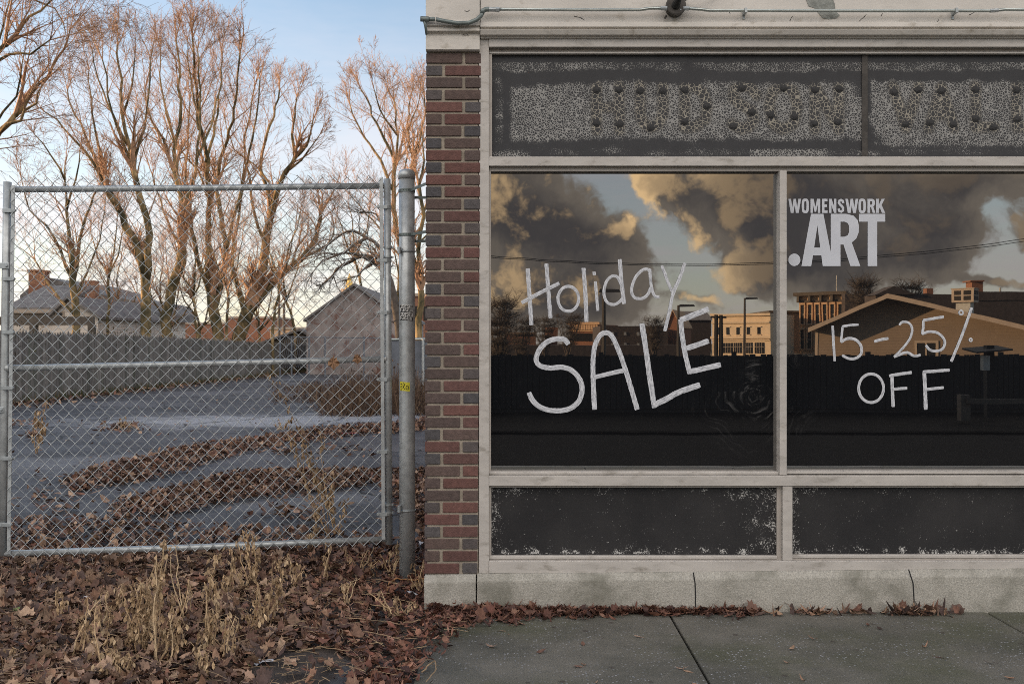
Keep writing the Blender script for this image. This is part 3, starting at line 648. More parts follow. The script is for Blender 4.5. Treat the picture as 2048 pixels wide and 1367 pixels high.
T([(668,893),(672,970),(675,1060)],17); T([(662,896),(715,893),(778,888)],14,1); T([(670,974),(705,969),(753,964)],13,1)
build(m,'painted_lettering',MT['brush'],pn[1])
# printed lettering: outlines on a 1-high grid
def ribbon(pts,w):
    L=[];Rr=[]
    for i,p in enumerate(pts):
        a=pts[max(i-1,0)];b=pts[min(i+1,len(pts)-1)];d=(b[0]-a[0],b[1]-a[1]);l=math.hypot(*d);n=(-d[1]/l*w/2,d[0]/l*w/2)
        L.append((p[0]+n[0],p[1]+n[1]));Rr.append((p[0]-n[0],p[1]-n[1]))
    return L+Rr[::-1]
def sup(cx,cy,rx,ry,e=.62,n=28): return [(cx+rx*math.copysign(abs(math.cos(2*math.pi*i/n))**e,math.cos(2*math.pi*i/n)),cy+ry*math.copysign(abs(math.sin(2*math.pi*i/n))**e,math.sin(2*math.pi*i/n))) for i in range(n)]
GL={'W':(.91,[[(0,1),(.19,1),(.28,.38),(.37,1),(.54,1),(.63,.38),(.72,1),(.91,1),(.74,0),(.54,0),(.455,.55),(.37,0),(.17,0)]]),
'O':(.56,[sup(.28,.5,.28,.515),sup(.28,.5,.09,.34)]),
'M':(.74,[[(0,0),(0,1),(.24,1),(.37,.42),(.5,1),(.74,1),(.74,0),(.56,0),(.56,.62),(.43,.08),(.31,.08),(.18,.62),(.18,0)]]),
'E':(.46,[[(0,0),(0,1),(.45,1),(.45,.82),(.2,.82),(.2,.6),(.4,.6),(.4,.42),(.2,.42),(.2,.18),(.46,.18),(.46,0)]]),
'N':(.56,[[(0,0),(0,1),(.19,1),(.38,.48),(.38,1),(.56,1),(.56,0),(.38,0),(.18,.54),(.18,0)]]),
'S':(.54,[ribbon([(.44,.70),(.42,.84),(.28,.915),(.14,.85),(.11,.73),(.20,.60),(.36,.46),(.435,.34),(.43,.18),(.28,.085),(.13,.15),(.10,.31)],.19)]),
'R':(.60,[[(0,0),(0,1),(.35,1),(.5,.95),(.57,.82),(.57,.62),(.5,.5),(.44,.46),(.61,0),(.40,0),(.27,.42),(.2,.42),(.2,0)],[(.2,.83),(.2,.58),(.31,.58),(.365,.63),(.365,.78),(.31,.83)]]),
'K':(.64,[[(0,0),(0,1),(.2,1),(.2,.58),(.4,1),(.62,1),(.4,.56),(.65,0),(.42,0),(.27,.38),(.2,.25),(.2,0)]])}
def flat(name,polys,parent,yy,mat_):
    cu_=bpy.data.curves.new(name,'CURVE'); cu_.dimensions='2D'; cu_.fill_mode='BOTH'; cu_.extrude=.0003
    for pl_ in polys:
        s=cu_.splines.new('POLY'); s.points.add(len(pl_)-1); s.use_cyclic_u=True
        for q,(x,y) in zip(s.points,pl_): q.co=(x,y,0,1)
    t=bpy.data.objects.new('t',cu_); COL.objects.link(t); dg=bpy.context.evaluated_depsgraph_get(); me=bpy.data.meshes.new_from_object(t.evaluated_get(dg))
    mb=MB(); mb.add([(v.co.x,yy-v.co.z,v.co.y) for v in me.vertices],[tuple(p.vertices) for p in me.polygons])
    bpy.data.objects.remove(t); bpy.data.curves.remove(cu_); return build(mb,name,mat_,parent)
polys=[]
def put(px0,px1,py0,py1,w,pp):
    for pl_ in pp: polys.append([((lambda c:(c.x,c.z))(P(px0+(px1-px0)*x/w,py1-(py1-py0)*y,5.66))) for x,y in pl_])
z4=lambda x:1540+x/2.169
z4y=lambda y:330+y/2.169
for ch,a_,b_ in zip('WOMENSWORK',(79,137,175,225,256,292,326,383,422,459),(134,168,217,249,287,322,382,415,456,498)):
    w,pp=GL[ch]; put(z4(a_),z4(b_),z4y(147),z4y(208),w,pp)
def raw(pp): 
    for pl_ in pp: polys.append([((lambda c:(c.x,c.z))(P(z4(x),z4y(y),5.66))) for x,y in pl_])
raw([ell(105,411,26,27,0,345,24)])
raw([[(136,438),(177,212),(231,212),(263,378),(263,212),(330,212),(362,220),(380,240),(385,266),(384,292),(374,318),(354,336),(391,438),(348,438),(318,345),(305,345),(305,438),(228,438),(222,392),(186,392),(178,438)],[(205,262),(191,358),(217,358)],[(305,246),(305,311),(322,311),(336,305),(342,292),(342,264),(336,252),(322,246)]])
raw([[(385,212),(499,212),(499,246),(464,246),(464,438),(423,438),(423,246),(385,246)]])
flat('printed_lettering',polys,pn[1],Y_INK-.001,MT['vinyl'])

# ---------------------------------------------------------------- conduit and lamp box along the cornice
cd=thing('electrical_conduit','grey metal conduit with a dull bent end, running along the white cornice over the windows','conduit',tuple(P(848,38,5.50)))
m=MB(); m.tube([P(872,39,5.51),P(890,43,5.51),P(915,47,5.51),P(938,46,5.51),P(953,40,5.51),P(962,32,5.51),P(966,24,5.51)],.0115,12); m.tube([P(848,38,5.51),P(851,52,5.52),P(853,70,5.535)],[.010,.008,.006],10)
build(m,'bent_pipe',MT['greenconduit'],cd,smooth_=True)
m=MB(); m.tube([P(964,27,5.51),P(966,22,5.51),P(972,19,5.51),P(978,19,5.51)],.0135,12)
build(m,'elbow',MT['greenconduit'],cd,smooth_=True)
m=MB(); m.tube([P(841,38,5.51),P(858,39,5.51)],.015,10); m.tube([P(858,39,5.51),P(870,38.5,5.51)],.012,10)
build(m,'elbow',MT['greenconduit'],cd,smooth_=True)
m=MB(); m.tube([P(980,19,5.51),P(1150,20,5.51),P(1280,20,5.51),P(1300,17,5.505),P(1330,16.5,5.505)],.0088,10); build(m,'pipe',MT['conduit'],cd,smooth_=True); m=MB(); m.tube([P(1372,17,5.505),P(1400,19,5.505),P(1420,21.5,5.51),P(1650,22,5.51),P(1985,22,5.51),P(2010,19.5,5.505),P(2060,20,5.505),P(2600,20,5.505)],.0088,10)
build(m,'pipe',MT['conduit'],cd,smooth_=True)
m=MB(); m.tube([P(976,19,5.51),P(993,19.5,5.51)],.0125,10); m.tube([P(992,19.5,5.51),P(999,19.5,5.51)],.015,8); build(m,'coupling',MT['band'],cd)
for a_,b_,r_ in ((P(1322,17,5.505),P(1334,17,5.505),.012),(P(1366,17,5.505),P(1378,17.5,5.505),.012),(P(1980,22,5.51),P(1996,21,5.508),.011)):
    m=MB(); m.tube([a_,b_],r_,8); build(m,'coupling',MT['band'],cd)
for x in (1491,1912):
    m=MB(); a=P(x,22,5.51); m.box(a.x-.007,a.x+.007,5.496,5.555,a.z-.012,a.z+.013); m.box(a.x-.006,a.x+.006,5.548,5.555,a.z-.034,a.z-.012); build(m,'clip',MT['band'],cd)
lb=thing('lamp_socket_box','round dark metal box with a black lamp socket, on the conduit above the sign','lamp box',tuple(P(1351,14,5.52)))
c=P(1351,13,5.52); m=MB(); m.lathe((c.x,5.556,c.z),(0,-1,0),[(0,.052),(.045,.054),(.05,.056),(.058,.055),(.06,.048),(.061,.002)],28); m.tube([P(1333,32,5.53),P(1329,37,5.53)],.006,8); build(m,'box_body',MT['darkmetal'],lb)
m=MB(); m.tube([(c.x-.003,5.495,c.z-.004),(c.x+.004,5.465,c.z+.012),(c.x+.012,5.435,c.z+.035)],[.024,.019,.016],14); m.tube([(c.x+.012,5.435,c.z+.035),(c.x+.016,5.42,c.z+.045)],[.010,.009],10); build(m,'socket',MT['black'],lb)
for dx,dz in ((-.018,.033),(.024,-.026)): m=MB(); m.lathe((c.x+dx,5.497,c.z+dz),(0,-1,0),[(0,.005),(.003,.004),(.004,.001)],8); build(m,'screw',MT['band'],lb)
m=MB(); m.tube([(c.x+.05,5.53,c.z+.036),(c.x+.09,5.50,c.z+.042),(c.x+.16,5.49,c.z+.047),(c.x+.22,5.52,c.z+.06),(c.x+.26,5.55,c.z+.09)],.005,8); build(m,'cable',MT['black'],lb)

# ---------------------------------------------------------------- gate post and gate
YP=6.25
gp=thing('gate_post','thick galvanized gate post with domed cap and stickers, strapped to the brick pier','gate post',(P(814,0,YP).x,YP,0))
rpost=.0495
def pc(py): return P(813.5+ (py-350)*.0015,py,YP)
m=MB(); m.tube([pc(352),pc(600),pc(900),(pc(1150).x,YP,-.05)],rpost,40); build(m,'pole',MT['galv'],gp,smooth_=True)
m=MB(); t=pc(352); m.lathe((t.x,t.y,t.z-.02),(0,0,1),[(-.0,.0505),(.0,.053),(.03,.053),(.045,.049),(.055,.040),(.062,.022),(.064,.001)],32); build(m,'cap',MT['galv'],gp,smooth_=True)
for pyc,dip in ((382,4),(470,-2)):
    m=MB(); c=pc(pyc); k=28; a=[];
    for i in range(k+1):
        w=2*math.pi*i/k; a.append((c.x+.0525*math.cos(w),c.y+.0525*math.sin(w)))
    for (x0,y0),(x1,y1) in zip(a[:-1],a[1:]): m.add([(x0,y0,c.z-.009),(x1,y1,c.z-.009),(x1,y1,c.z+.009),(x0,y0,c.z+.009)],[(0,1,2,3)])
    e=P(853.5,pyc-dip,YP); hx=P(853,0,FRONT).x+.003
    m.hexa([(c.x+.03,c.y-.047,c.z-.009),(hx,5.95,e.z-.009),(hx,5.953,e.z-.009),(c.x+.03,c.y-.044,c.z-.009),(c.x+.03,c.y-.047,c.z+.009),(hx,5.95,e.z+.009),(hx,5.953,e.z+.009),(c.x+.03,c.y-.044,c.z+.009)])
    m.box(c.x+.02,hx,c.y+.049,c.y+.052,c.z-.042,c.z-.024)
    sb_=build(m,'strap',MT['greenconduit'],gp)
    for q in range(9):
        w=R(-165+q*19); m=MB(); m.lathe((c.x+.0526*math.cos(w),c.y+.0526*math.sin(w),c.z),(math.cos(w),math.sin(w),0),[(0,.0028),(.0006,.0028)],6); build(m,'hole',MT['black'],sb_)
for pyc in (501,1017):
    m=MB(); c=pc(pyc); m.lathe((c.x,c.y,c.z-.011),(0,0,1),[(0,.0495),(.0,.0545),(.003,.056),(.007,.056),(.01,.0545),(.01,.0495)],32); h=P(795,pyc,6.2); m.tube([(h.x+.012,h.y-.005,h.z-.02),(h.x+.012,h.y-.005,h.z+.022)],.012,10); m.box(h.x,c.x-.03,h.y-.01,h.y+.012,c.z-.011,c.z-.003); build(m,'hinge_clamp',MT['band'],gp,bevel=.001)
def onpost(name,px0,px1,py0,py1,mat_,parent,off=.0006,tilt=0.0):
    m=MB(); n=8; c0=pc((py0+py1)/2); vs=[]
    for i in range(n+1):
        px=px0+(px1-px0)*i/n; s=max(-1,min(1,(P(px,0,YP-.05).x-c0.x)/(rpost+off))); w=math.asin(s)
        for py in (py1+tilt*(i/n-.5),py0+tilt*(i/n-.5)): vs.append((c0.x+(rpost+off)*math.sin(w),c0.y-(rpost+off)*math.cos(w),P(0,py,YP-.05).z))
    m.add(vs,[(2*i,2*i+2,2*i+3,2*i+1) for i in range(n)]); return build(m,name,mat_,parent)
def textpost(txt,px0,px1,py0,py1,mat_,parent,off,tilt=0.0):
    cu_=bpy.data.curves.new('t','FONT'); cu_.body=txt; cu_.size=1; cu_.offset=.018; t=bpy.data.objects.new('t',cu_); COL.objects.link(t)
    dg=bpy.context.evaluated_depsgraph_get(); me=bpy.data.meshes.new_from_object(t.evaluated_get(dg))
    xs=[v.co.x for v in me.vertices]; ys=[v.co.y for v in me.vertices]; x0,x1,y0,y1=min(xs),max(xs),min(ys),max(ys); c0=pc((py0+py1)/2); m=MB(); vs=[]
    for v in me.vertices:
        f=(v.co.x-x0)/(x1-x0); px=px0+(px1-px0)*f; py=py1-(py1-py0)*(v.co.y-y0)/(y1-y0)+tilt*(f-.5)
        s=max(-1,min(1,(P(px,0,YP-.05).x-c0.x)/(rpost+off))); w=math.asin(s); vs.append((c0.x+(rpost+off)*math.sin(w),c0.y-(rpost+off)*math.cos(w),P(0,py,YP-.05).z))
    m.add(vs,[tuple(p.vertices) for p in me.polygons]); bpy.data.objects.remove(t); bpy.data.curves.remove(cu_); return build(m,'sticker_lettering',mat_,parent)
for oy in (0,16):
    s=onpost('sticker',798.8,827.2-oy*.12,609+oy,616.5+oy,MT['white'],gp,.0006,2); textpost('RSKE',799.3,826-oy*.12,610+oy,615.8+oy,MT['black'],s,.0012,2)
    s=onpost('sticker',798.8,827.2-oy*.12,616.5+oy,624.5+oy,MT['black'],gp,.0006,2); textpost('NSEE',799.3,826-oy*.12,617.4+oy,623+oy,MT['white'],s,.0012,2)
s=onpost('sticker',799,819.5,763.5,781.5,MT['yellow'],gp,.0008,2)
m=MB(); c0=pc(772)
def mk(pts):
    v=[]
    for px,py in pts:
        sn=max(-1,min(1,(P(px,0,YP-.05).x-c0.x)/(rpost+.002))); w=math.asin(sn); v.append((c0.x+(rpost+.002)*math.sin(w),c0.y-(rpost+.002)*math.cos(w),P(0,py,YP-.05).z))
    m.tube(v,.0016,5)
mk([(800.5,768),(803.5,767),(804,771),(801,773),(804,775),(803,779),(800.5,779)]); mk([(806,774),(809,770),(810,767.5),(808,767),(807,774),(808.5,778.5),(811,776)]); mk(ell(814.5,774.5,2.6,4,0,360,12)); mk([(806,764.8),(808,764.6)])
build(m,'sticker_lettering',MT['black'],s)

TL,TR,BL,BR=P(15,377,6.02),P(772,372,6.2),P(6,1104,6.02),P(775,1080,6.2)
gt=thing('chain_link_gate','chain link gate leaf in a galvanized tube frame, shut across the parking lot','gate',((BL.x+BR.x)/2,6.11,0))
def yg(px): return 6.02+(6.2-6.02)*(px-10)/765.0
def gq(px,py,dy=0): 
    p=P(px,py,yg(px)); return Vector((p.x,p.y+dy,p.z))
RT=.0205
m=MB(); m.tube([gq(15,364),gq(12,560),gq(9,800),gq(6,1110)],.0235,18); build(m,'upright',MT['galv'],gt,smooth_=True)
m=MB(); m.tube([gq(774,358),gq(776,700),gq(778,1087)],.0225,18); build(m,'upright',MT['galv'],gt,smooth_=True)
m=MB(); m.tube([gq(22,379),gq(400,376),gq(768,371.5)],.019,16); build(m,'top_rail',MT['galv'],gt,smooth_=True)
m=MB(); m.tube([gq(18,736),gq(400,727),gq(770,717.5)],.019,16); m.tube([gq(12,736),gq(20,736)],.026,12); m.tube([gq(766,717.5),gq(775,717.3)],.024,12); build(m,'middle_rail',MT['galv'],gt,smooth_=True)
m=MB(); m.tube([gq(10,1106),gq(400,1093),gq(772,1077)],.019,16); build(m,'bottom_rail',MT['galv'],gt,smooth_=True)
for pts in ([(31,372),(22,1104)],[(763.5,357),(768,1076)]):
    m=MB(); a=gq(*pts[0],-.03); b=gq(*pts[1],-.03); w=.0105
    m.hexa([(b.x-w,b.y,b.z),(b.x+w,b.y,b.z),(b.x+w,b.y+.006,b.z),(b.x-w,b.y+.006,b.z),(a.x-w,a.y,a.z),(a.x+w,a.y,a.z),(a.x+w,a.y+.006,a.z),(a.x-w,a.y+.006,a.z)])
    build(m,'tension_bar',MT['galv'],gt)
def band(cx,py,x0,x1):
    m=MB(); c=gq(cx,py); rr=.0255
    m.lathe((c.x,c.y,c.z-.011),(0,0,1),[(0,.02),(0,rr),(.022,rr),(.022,.02)],18)
    a=gq(x0,py); b=gq(x1,py); m.box(min(a.x,b.x),max(a.x,b.x),c.y-.033,c.y-.029,c.z-.011,c.z+.011)
    e=a if abs(x0-cx)>abs(x1-cx) else b
    m.tube([(e.x,c.y-.04,c.z),(e.x,c.y-.02,c.z)],.0085,8); build(m,'tension_band',MT['band'],gt,bevel=.0008)
for py in (415,521,625,758,902,1026): band(775,py,757,776)
for py,cx in ((422,14.4),(558,12.5),(664,11.5),(775,9.5),(915,8.2),(1047,6.8)): band(cx,py,10,35-(py-400)*.012)
for py in (495,514,1008,1024):
    m=MB(); c=gq(776,py); m.lathe((c.x,c.y,c.z-.006),(0,0,1),[(0,.02),(0,.028),(.012,.028),(.012,.02)],18); a=gq(787,py); m.box(c.x+.02,a.x,c.y-.008,c.y+.008,c.z-.005,c.z+.005); build(m,'hinge',MT['band'],gt)
for py,x1 in ((532,24),(818,13)):
    m=MB(); c=gq(12,py); a=gq(x1,py); m.box(c.x-.07,a.x,c.y-.034,c.y-.028,c.z-.018,c.z+.018); m.lathe((a.x-.014,c.y-.034,c.z),(0,-1,0),[(0,.009),(.006,.009),(.008,.005)],8); build(m,'latch_plate',MT['band'],gt,bevel=.003)
# woven wire: zigzags whose corners hook round their neighbours
m=MB(); rw=random.Random(11); px0,px1=28.0,766.0; pitch=12.05; ncol=int((px1-px0)/pitch)
rows=61
for i in range(ncol+1):
    pts=[]; ph_=rw.uniform(-.4,.4)
    for j in range(rows+1):
        f=j/rows; s=((i+j)%2); sx=px0+(i+ (.52 if s else -.52)+.5)*pitch*(px1-px0)/(pitch*(ncol+1))
        tx=(sx-15)/757.0; topy=357-1.5*tx; boty=1113-26*tx
        py=topy+(boty-topy)*f; lean=-8*f*(1-tx)
        wob=2.2*mnoise.noise((i*.33,j*.21,5.0)); wob2=1.6*mnoise.noise((i*.27+9,j*.3,1.0))
        pts.append(gq(sx+lean+wob,py+wob2,-.030+(.0038 if s else -.0038)+.004*mnoise.noise((i*.1,j*.1,2))))
    if i%2==0: pts[0]=pts[0]+(pts[0]-pts[1])*.25
    m.tube(pts,.0026,5)
build(m,'wire_mesh',MT['wire'],gt)
# ---------------------------------------------------------------- dead leaves (uncountable litter)
LEAFC=[(.15,.085,.055),(.185,.11,.072),(.115,.065,.047),(.23,.15,.10),(.085,.055,.044),(.135,.068,.048),(.20,.13,.092),(.065,.042,.036),(.26,.18,.125),(.105,.058,.042),(.17,.115,.085),(.05,.034,.03)]
rl=random.Random(21)
MAPLE=[(0,-.58),(.09,-.34),(.30,-.40),(.36,-.20),(.55,-.10),(.46,.08),(.50,.30),(.31,.33),(.19,.50),(.0,.64),(-.18,.48),(-.33,.31),(-.52,.29),(-.45,.06),(-.57,-.10),(-.35,-.21),(-.28,-.41),(-.08,-.34)]
OVAL=[(0,-.6),(.18,-.35),(.25,0),(.17,.35),(0,.62),(-.17,.35),(-.25,0),(-.18,-.35)]
LONG=[(0,-.7),(.09,-.4),(.13,0),(.09,.4),(0,.7),(-.09,.4),(-.13,0),(-.09,-.4)]
def leaf(mb,p,size,tilt,shape,detail=True,col=None,r=rl):
    a=r.uniform(0,2*math.pi); tx=r.gauss(0,tilt); ty=r.gauss(0,tilt); curl=r.uniform(-.4,1.3)*size*.8; fold=r.uniform(-.7,1.5)*size*.6
    if col is None:
        c=r.choice(LEAFC); k=r.uniform(.9,1.75); col=tuple(x*k for x in c)
    ca,sa=math.cos(a),math.sin(a); vs=[]
    n1,n2=r.uniform(-1,1)*size*.25,r.uniform(-1,1)*size*.25
    def tr(x,y):
        z=curl*(x*x+y*y)+fold*abs(x)*.6+n1*x*y*3+n2*(x*x-y*y)
        X=x*size; Y=y*size; z2=z+X*math.sin(tx)+Y*math.sin(ty); X*=math.cos(tx);Y*=math.cos(ty)
        return (p[0]+X*ca-Y*sa,p[1]+X*sa+Y*ca,p[2]+z2)
    n=len(shape); vs=[tr(0,0)]+[tr(x,y) for x,y in shape]
    if detail and n>10:
        vs+= [tr(x*.5,y*.5) for x,y in shape]
        fs=[(0,n+1+i,n+1+(i+1)%n) for i in range(n)]+[(n+1+i,1+i,1+(i+1)%n,n+1+(i+1)%n) for i in range(n)]
    else: fs=[(0,1+i,1+(i+1)%n) for i in range(n)]
    mb.add(vs,fs,col)
    if detail and r.random()<.35:
        q=Vector(tr(0,-.6)); e=q+Vector((r.uniform(-1,1)*.04,r.uniform(-1,1)*.04,r.uniform(0,.015))); w=Vector((.0012,.0012,0)); mb.add([q-w,q+w,e+w,e-w],[(0,1,2,3)],tuple(x*1.15 for x in col))
def inpoly(x,y,pl_):
    c=False; j=len(pl_)-1
    for i in range(len(pl_)):
        if (pl_[i][1]>y)!=(pl_[j][1]>y) and x<(pl_[j][0]-pl_[i][0])*(y-pl_[i][1])/(pl_[j][1]-pl_[i][1])+pl_[i][0]: c=not c
        j=i
    return c
FORE=[(-260,1050),(0,1050),(100,1042),(200,1035),(300,1045),(400,1055),(500,1064),(620,1062),(700,1076),(800,1078),(852,1085),(852,1155),(960,1180),(985,1240),(925,1260),(880,1295),(850,1330),(815,1385),(780,1480),(-700,1480)]
BARE=[(520,1340),(580,1318),(650,1308),(700,1320),(716,1345),(690,1400),(560,1410),(500,1375)]
BAND2=[(225,1036),(230,1010),(330,985),(420,962),(500,942),(620,932),(770,912),(856,926),(856,1085),(800,1020),(760,968),(640,985),(520,997),(420,1012),(350,1032)]
BAND1=[(120,965),(200,938),(300,913),(420,888),(520,878),(640,860),(800,846),(856,838),(856,862),(790,866),(700,874),(620,884),(540,896),(450,917),(350,947),(250,970),(150,987)]
m=MB(); cnt=0
# near litter
tries=0
while cnt<14000 and tries<160000:
    tries+=1
    y=rl.uniform(4.05,7.2); x=rl.uniform(-.62*y-.1,-.0)
    px=CX+x/y*F; py=CY+EYE/y*F
    if px<-120: continue
    jx=px+rl.gauss(0,14); jy=py+rl.gauss(0,5)
    if not inpoly(jx,jy,FORE) : continue
    if inpoly(px,py,BARE) and rl.random()<.93: continue
    z=max(0,vergez(x,y))+rl.uniform(.002,.045)
    s=min(.088,max(.018,rl.gauss(.044,.017)))
    sh=MAPLE if rl.random()<.45 else (OVAL if rl.random()<.6 else LONG)
    right=sst(px,520,860)                           # wetter, smaller and darker bits towards the building
    if right>rl.random(): s*=rl.uniform(.55,.85)
    c=rl.choice(LEAFC); k=rl.uniform(.75,1.75)*(1-.33*right); leaf(m,(x,y,z),s,.5,sh,True,tuple(v*k*(1+.18*right*(1 if q3==0 else -.6)) for q3,v in enumerate(c))); cnt+=1
# drift along the foot of the shop
for i in range(2100):
    px=860+rl.random()**1.5*660; y=5.535-abs(rl.gauss(0,.075))*(1.75-1.15*sst(px,880,1350))*(.8+.9*mnoise.noise((px*.02,3,1)))
    if y<5.2: continue
    x=(px-CX)/F*y; d=(5.54-y)/.18
    zt=max(0,(.055-.03*sst(px,900,1400))*(1-max(0,d))*(.6+1.1*mnoise.noise((px*.016,0,2))))
    c=rl.choice(LEAFC); leaf(m,(x,y,max(.004,zt*rl.random()+.006)),rl.uniform(.018,.058),.38,rl.choice((MAPLE,OVAL,LONG,LONG)),True,(c[0]*.85,c[1]*.68,c[2]*.68))
for i in range(170):
    px=rl.gauss(1835,28) if i<90 else (rl.gauss(1620,16) if i<115 else rl.uniform(1500,1900)); y=rl.uniform(5.45,5.535); x=(px-CX)/F*y
    leaf(m,(x,y,rl.uniform(.004,.03 if i<90 else .015)),rl.uniform(.03,.085),.6,rl.choice((LONG,LONG,OVAL,MAPLE)),True)
for i in range(26):                                  # strays on the pavement
    y=rl.uniform(4.3,5.35); px=rl.uniform(900,2080); leaf(m,((px-CX)/F*y,y,.004),rl.uniform(.025,.06),.1,rl.choice((LONG,OVAL)),True)
for i in range(1500):                                # broken straw and stems among the leaves
    y=rl.uniform(4.1,7.0); x=rl.uniform(-.6*y,-.02); px=CX+x/y*F; py=CY+EYE/y*F
    if not inpoly(px,py,FORE): continue
    a=rl.uniform(0,6.28); L=rl.uniform(.03,.16); p=Vector((x,y,vergez(x,y)+rl.uniform(.02,.06))); d=Vector((math.cos(a),math.sin(a),rl.gauss(0,.15)))*L; k=rl.uniform(.5,1.1)
    m.tube([p,p+d*.5+Vector((rl.gauss(0,.006),rl.gauss(0,.006),.004)),p+d],rl.uniform(.0008,.0018),3,False,(.36*k,.26*k,.16*k))
o=stuff(build(m,'fallen_leaves',MT['leaf']),'brown dead leaves thick on the ground before the gate and along the shop foot','leaves')
# litter in the lot
m=MB()
def strew(poly,n,y0,y1,size,zmax,jit=5):
    k=0; t=0
    while k<n and t<n*60:
        t+=1; y=rl.uniform(y0,y1); x=rl.uniform(-.56*y,-.08*y); px=CX+x/y*F; py=CY+EYE/y*F
        if not inpoly(px+rl.gauss(0,jit*2),py+rl.gauss(0,jit),poly): continue
        leaf(m,(x,y,.025+rl.uniform(0,zmax)),rl.uniform(*size),.45,OVAL if rl.random()<.4 else MAPLE,False); k+=1
strew(BAND2,5200,7.0,11.5,(.03,.068),.02,3.5); strew(BAND1,4200,9.3,20,(.035,.08),.018,3); strew(FORE,1500,6.9,8.4,(.03,.075),.03,3)
for cx_,cy_,rx,ry,n in ((245,855,28,5,90),(65,872,16,5,40),(560,906,30,6,40),(250,862,60,6,40),(300,1010,60,12,60),(100,1000,70,30,60),(600,1030,80,18,50),(700,800,90,6,120),(30,850,60,8,60),(690,905,60,8,40)):
    for i in range(n):
        px=rl.gauss(cx_,rx*.6); py=rl.gauss(cy_,ry*.6); q=G(px,max(py,760)); leaf(m,(q.x,q.y,.025+rl.uniform(0,.03)),rl.uniform(.06,.12),.4,OVAL,False)
for i in range(700):                                  # along the picket fence
    f=rl.random()**1.4; y=22.5+f*27; x=-12.0+1.35*f+rl.uniform(.1,1.5)*rl.random(); leaf(m,(x,y,.02+rl.uniform(0,.04)),rl.uniform(.09,.16),.4,OVAL,False)
for i in range(260):
    y=rl.uniform(7.5,26); x=rl.uniform(-.52*y,-.08*y); leaf(m,(x,y,.024),rl.uniform(.05,.10),.25,OVAL,False)
stuff(build(m,'leaf_drifts',MT['leaf']),'brown leaves blown into curved strips across the grey asphalt lot','leaves')

# ---------------------------------------------------------------- dry weeds
rwd=random.Random(5)
STRAW=[(.36,.25,.145),(.42,.30,.18),(.30,.21,.13),(.45,.335,.21),(.25,.17,.105)]
def droop(mb,p,L,r=rwd,pale=1.0):
    d=Vector((r.uniform(-1,1)*.5,r.uniform(-1,1)*.5,-1)).normalized(); s=d.cross(Vector((r.uniform(-1,1),r.uniform(-1,1),.2))).normalized()
    kk=r.uniform(.75,1.3)*pale; c=tuple(x*kk for x in r.choice(STRAW)); w=L*r.uniform(.16,.3); tw=s.cross(d)*w*r.uniform(-.8,.8)
    mb.add([p,p+d*L*.35+s*w+tw*.4,p+d*L*.4-s*w*.8,p+d*L*.75+s*w*.6-tw,p+d*L*.78-s*w*.6+tw*.6,p+d*L],[(0,1,2),(2,1,3,4),(4,3,5)],c)
def weed(name,label,base,tips,nleaf=26,leafL=(.02,.05),r0=.0047,group='dry weeds standing in the leaves',parent_loc=None,pale=1.0):
    t=thing(name,label,'weed',tuple(base),group); ms=MB(); ml=MB()
    extra=[]
    for tip in tips:
        if len(tips)<6:
            for z in range(1): extra.append(Vector(base).lerp(Vector(tip),rwd.uniform(.6,1.08))+Vector((rwd.gauss(0,.05),rwd.gauss(0,.05),0)))
    for ti,tip in enumerate(list(tips)+extra):
        tip=Vector(tip); n_l=nleaf if ti<len(tips) else nleaf*.3; n=8; b=Vector(base)+Vector((rwd.uniform(-.02,.02),rwd.uniform(-.02,.02),-.02)); H=(tip-b).length; bow=Vector((rwd.uniform(-1,1),rwd.uniform(-1,1),0))*H*.07
        pts=[b.lerp(tip,i/n)+bow*math.sin(math.pi*i/n)+Vector((rwd.gauss(0,.004),rwd.gauss(0,.004),0)) for i in range(n+1)]
        e=tip+Vector((rwd.uniform(-.02,.02),0,-.012)); pts.append(e)
        c=tuple(x*pale*1.2 for x in rwd.choice(STRAW)); ms.tube(pts,[r0*(1-.65*i/(n+1)) for i in range(n+2)],5,True,c)
        for k in range(int(n_l*1.35)):
            f=.28+.72*rwd.random()**.7; i=min(n-1,int(f*n)); p=pts[i].lerp(pts[i+1],f*n-i)
            if rwd.random()<.5:
                q=p+Vector((rwd.uniform(-1,1),rwd.uniform(-1,1),rwd.uniform(-.2,.8)))*.028; ms.tube([p,q],[.0013,.0008],3,False,c); p=q
            droop(ml,p,rwd.uniform(*leafL)*.85,rwd,pale)
    build(ms,'stem',MT['straw'],t); build(ml,'leaves',MT['straw'],t); return t
def zw(px,py,near=.02): return G(px,py,near)
def tip_at(base,px,py): return P(px,py,base.y+rwd.uniform(-.04,.04))
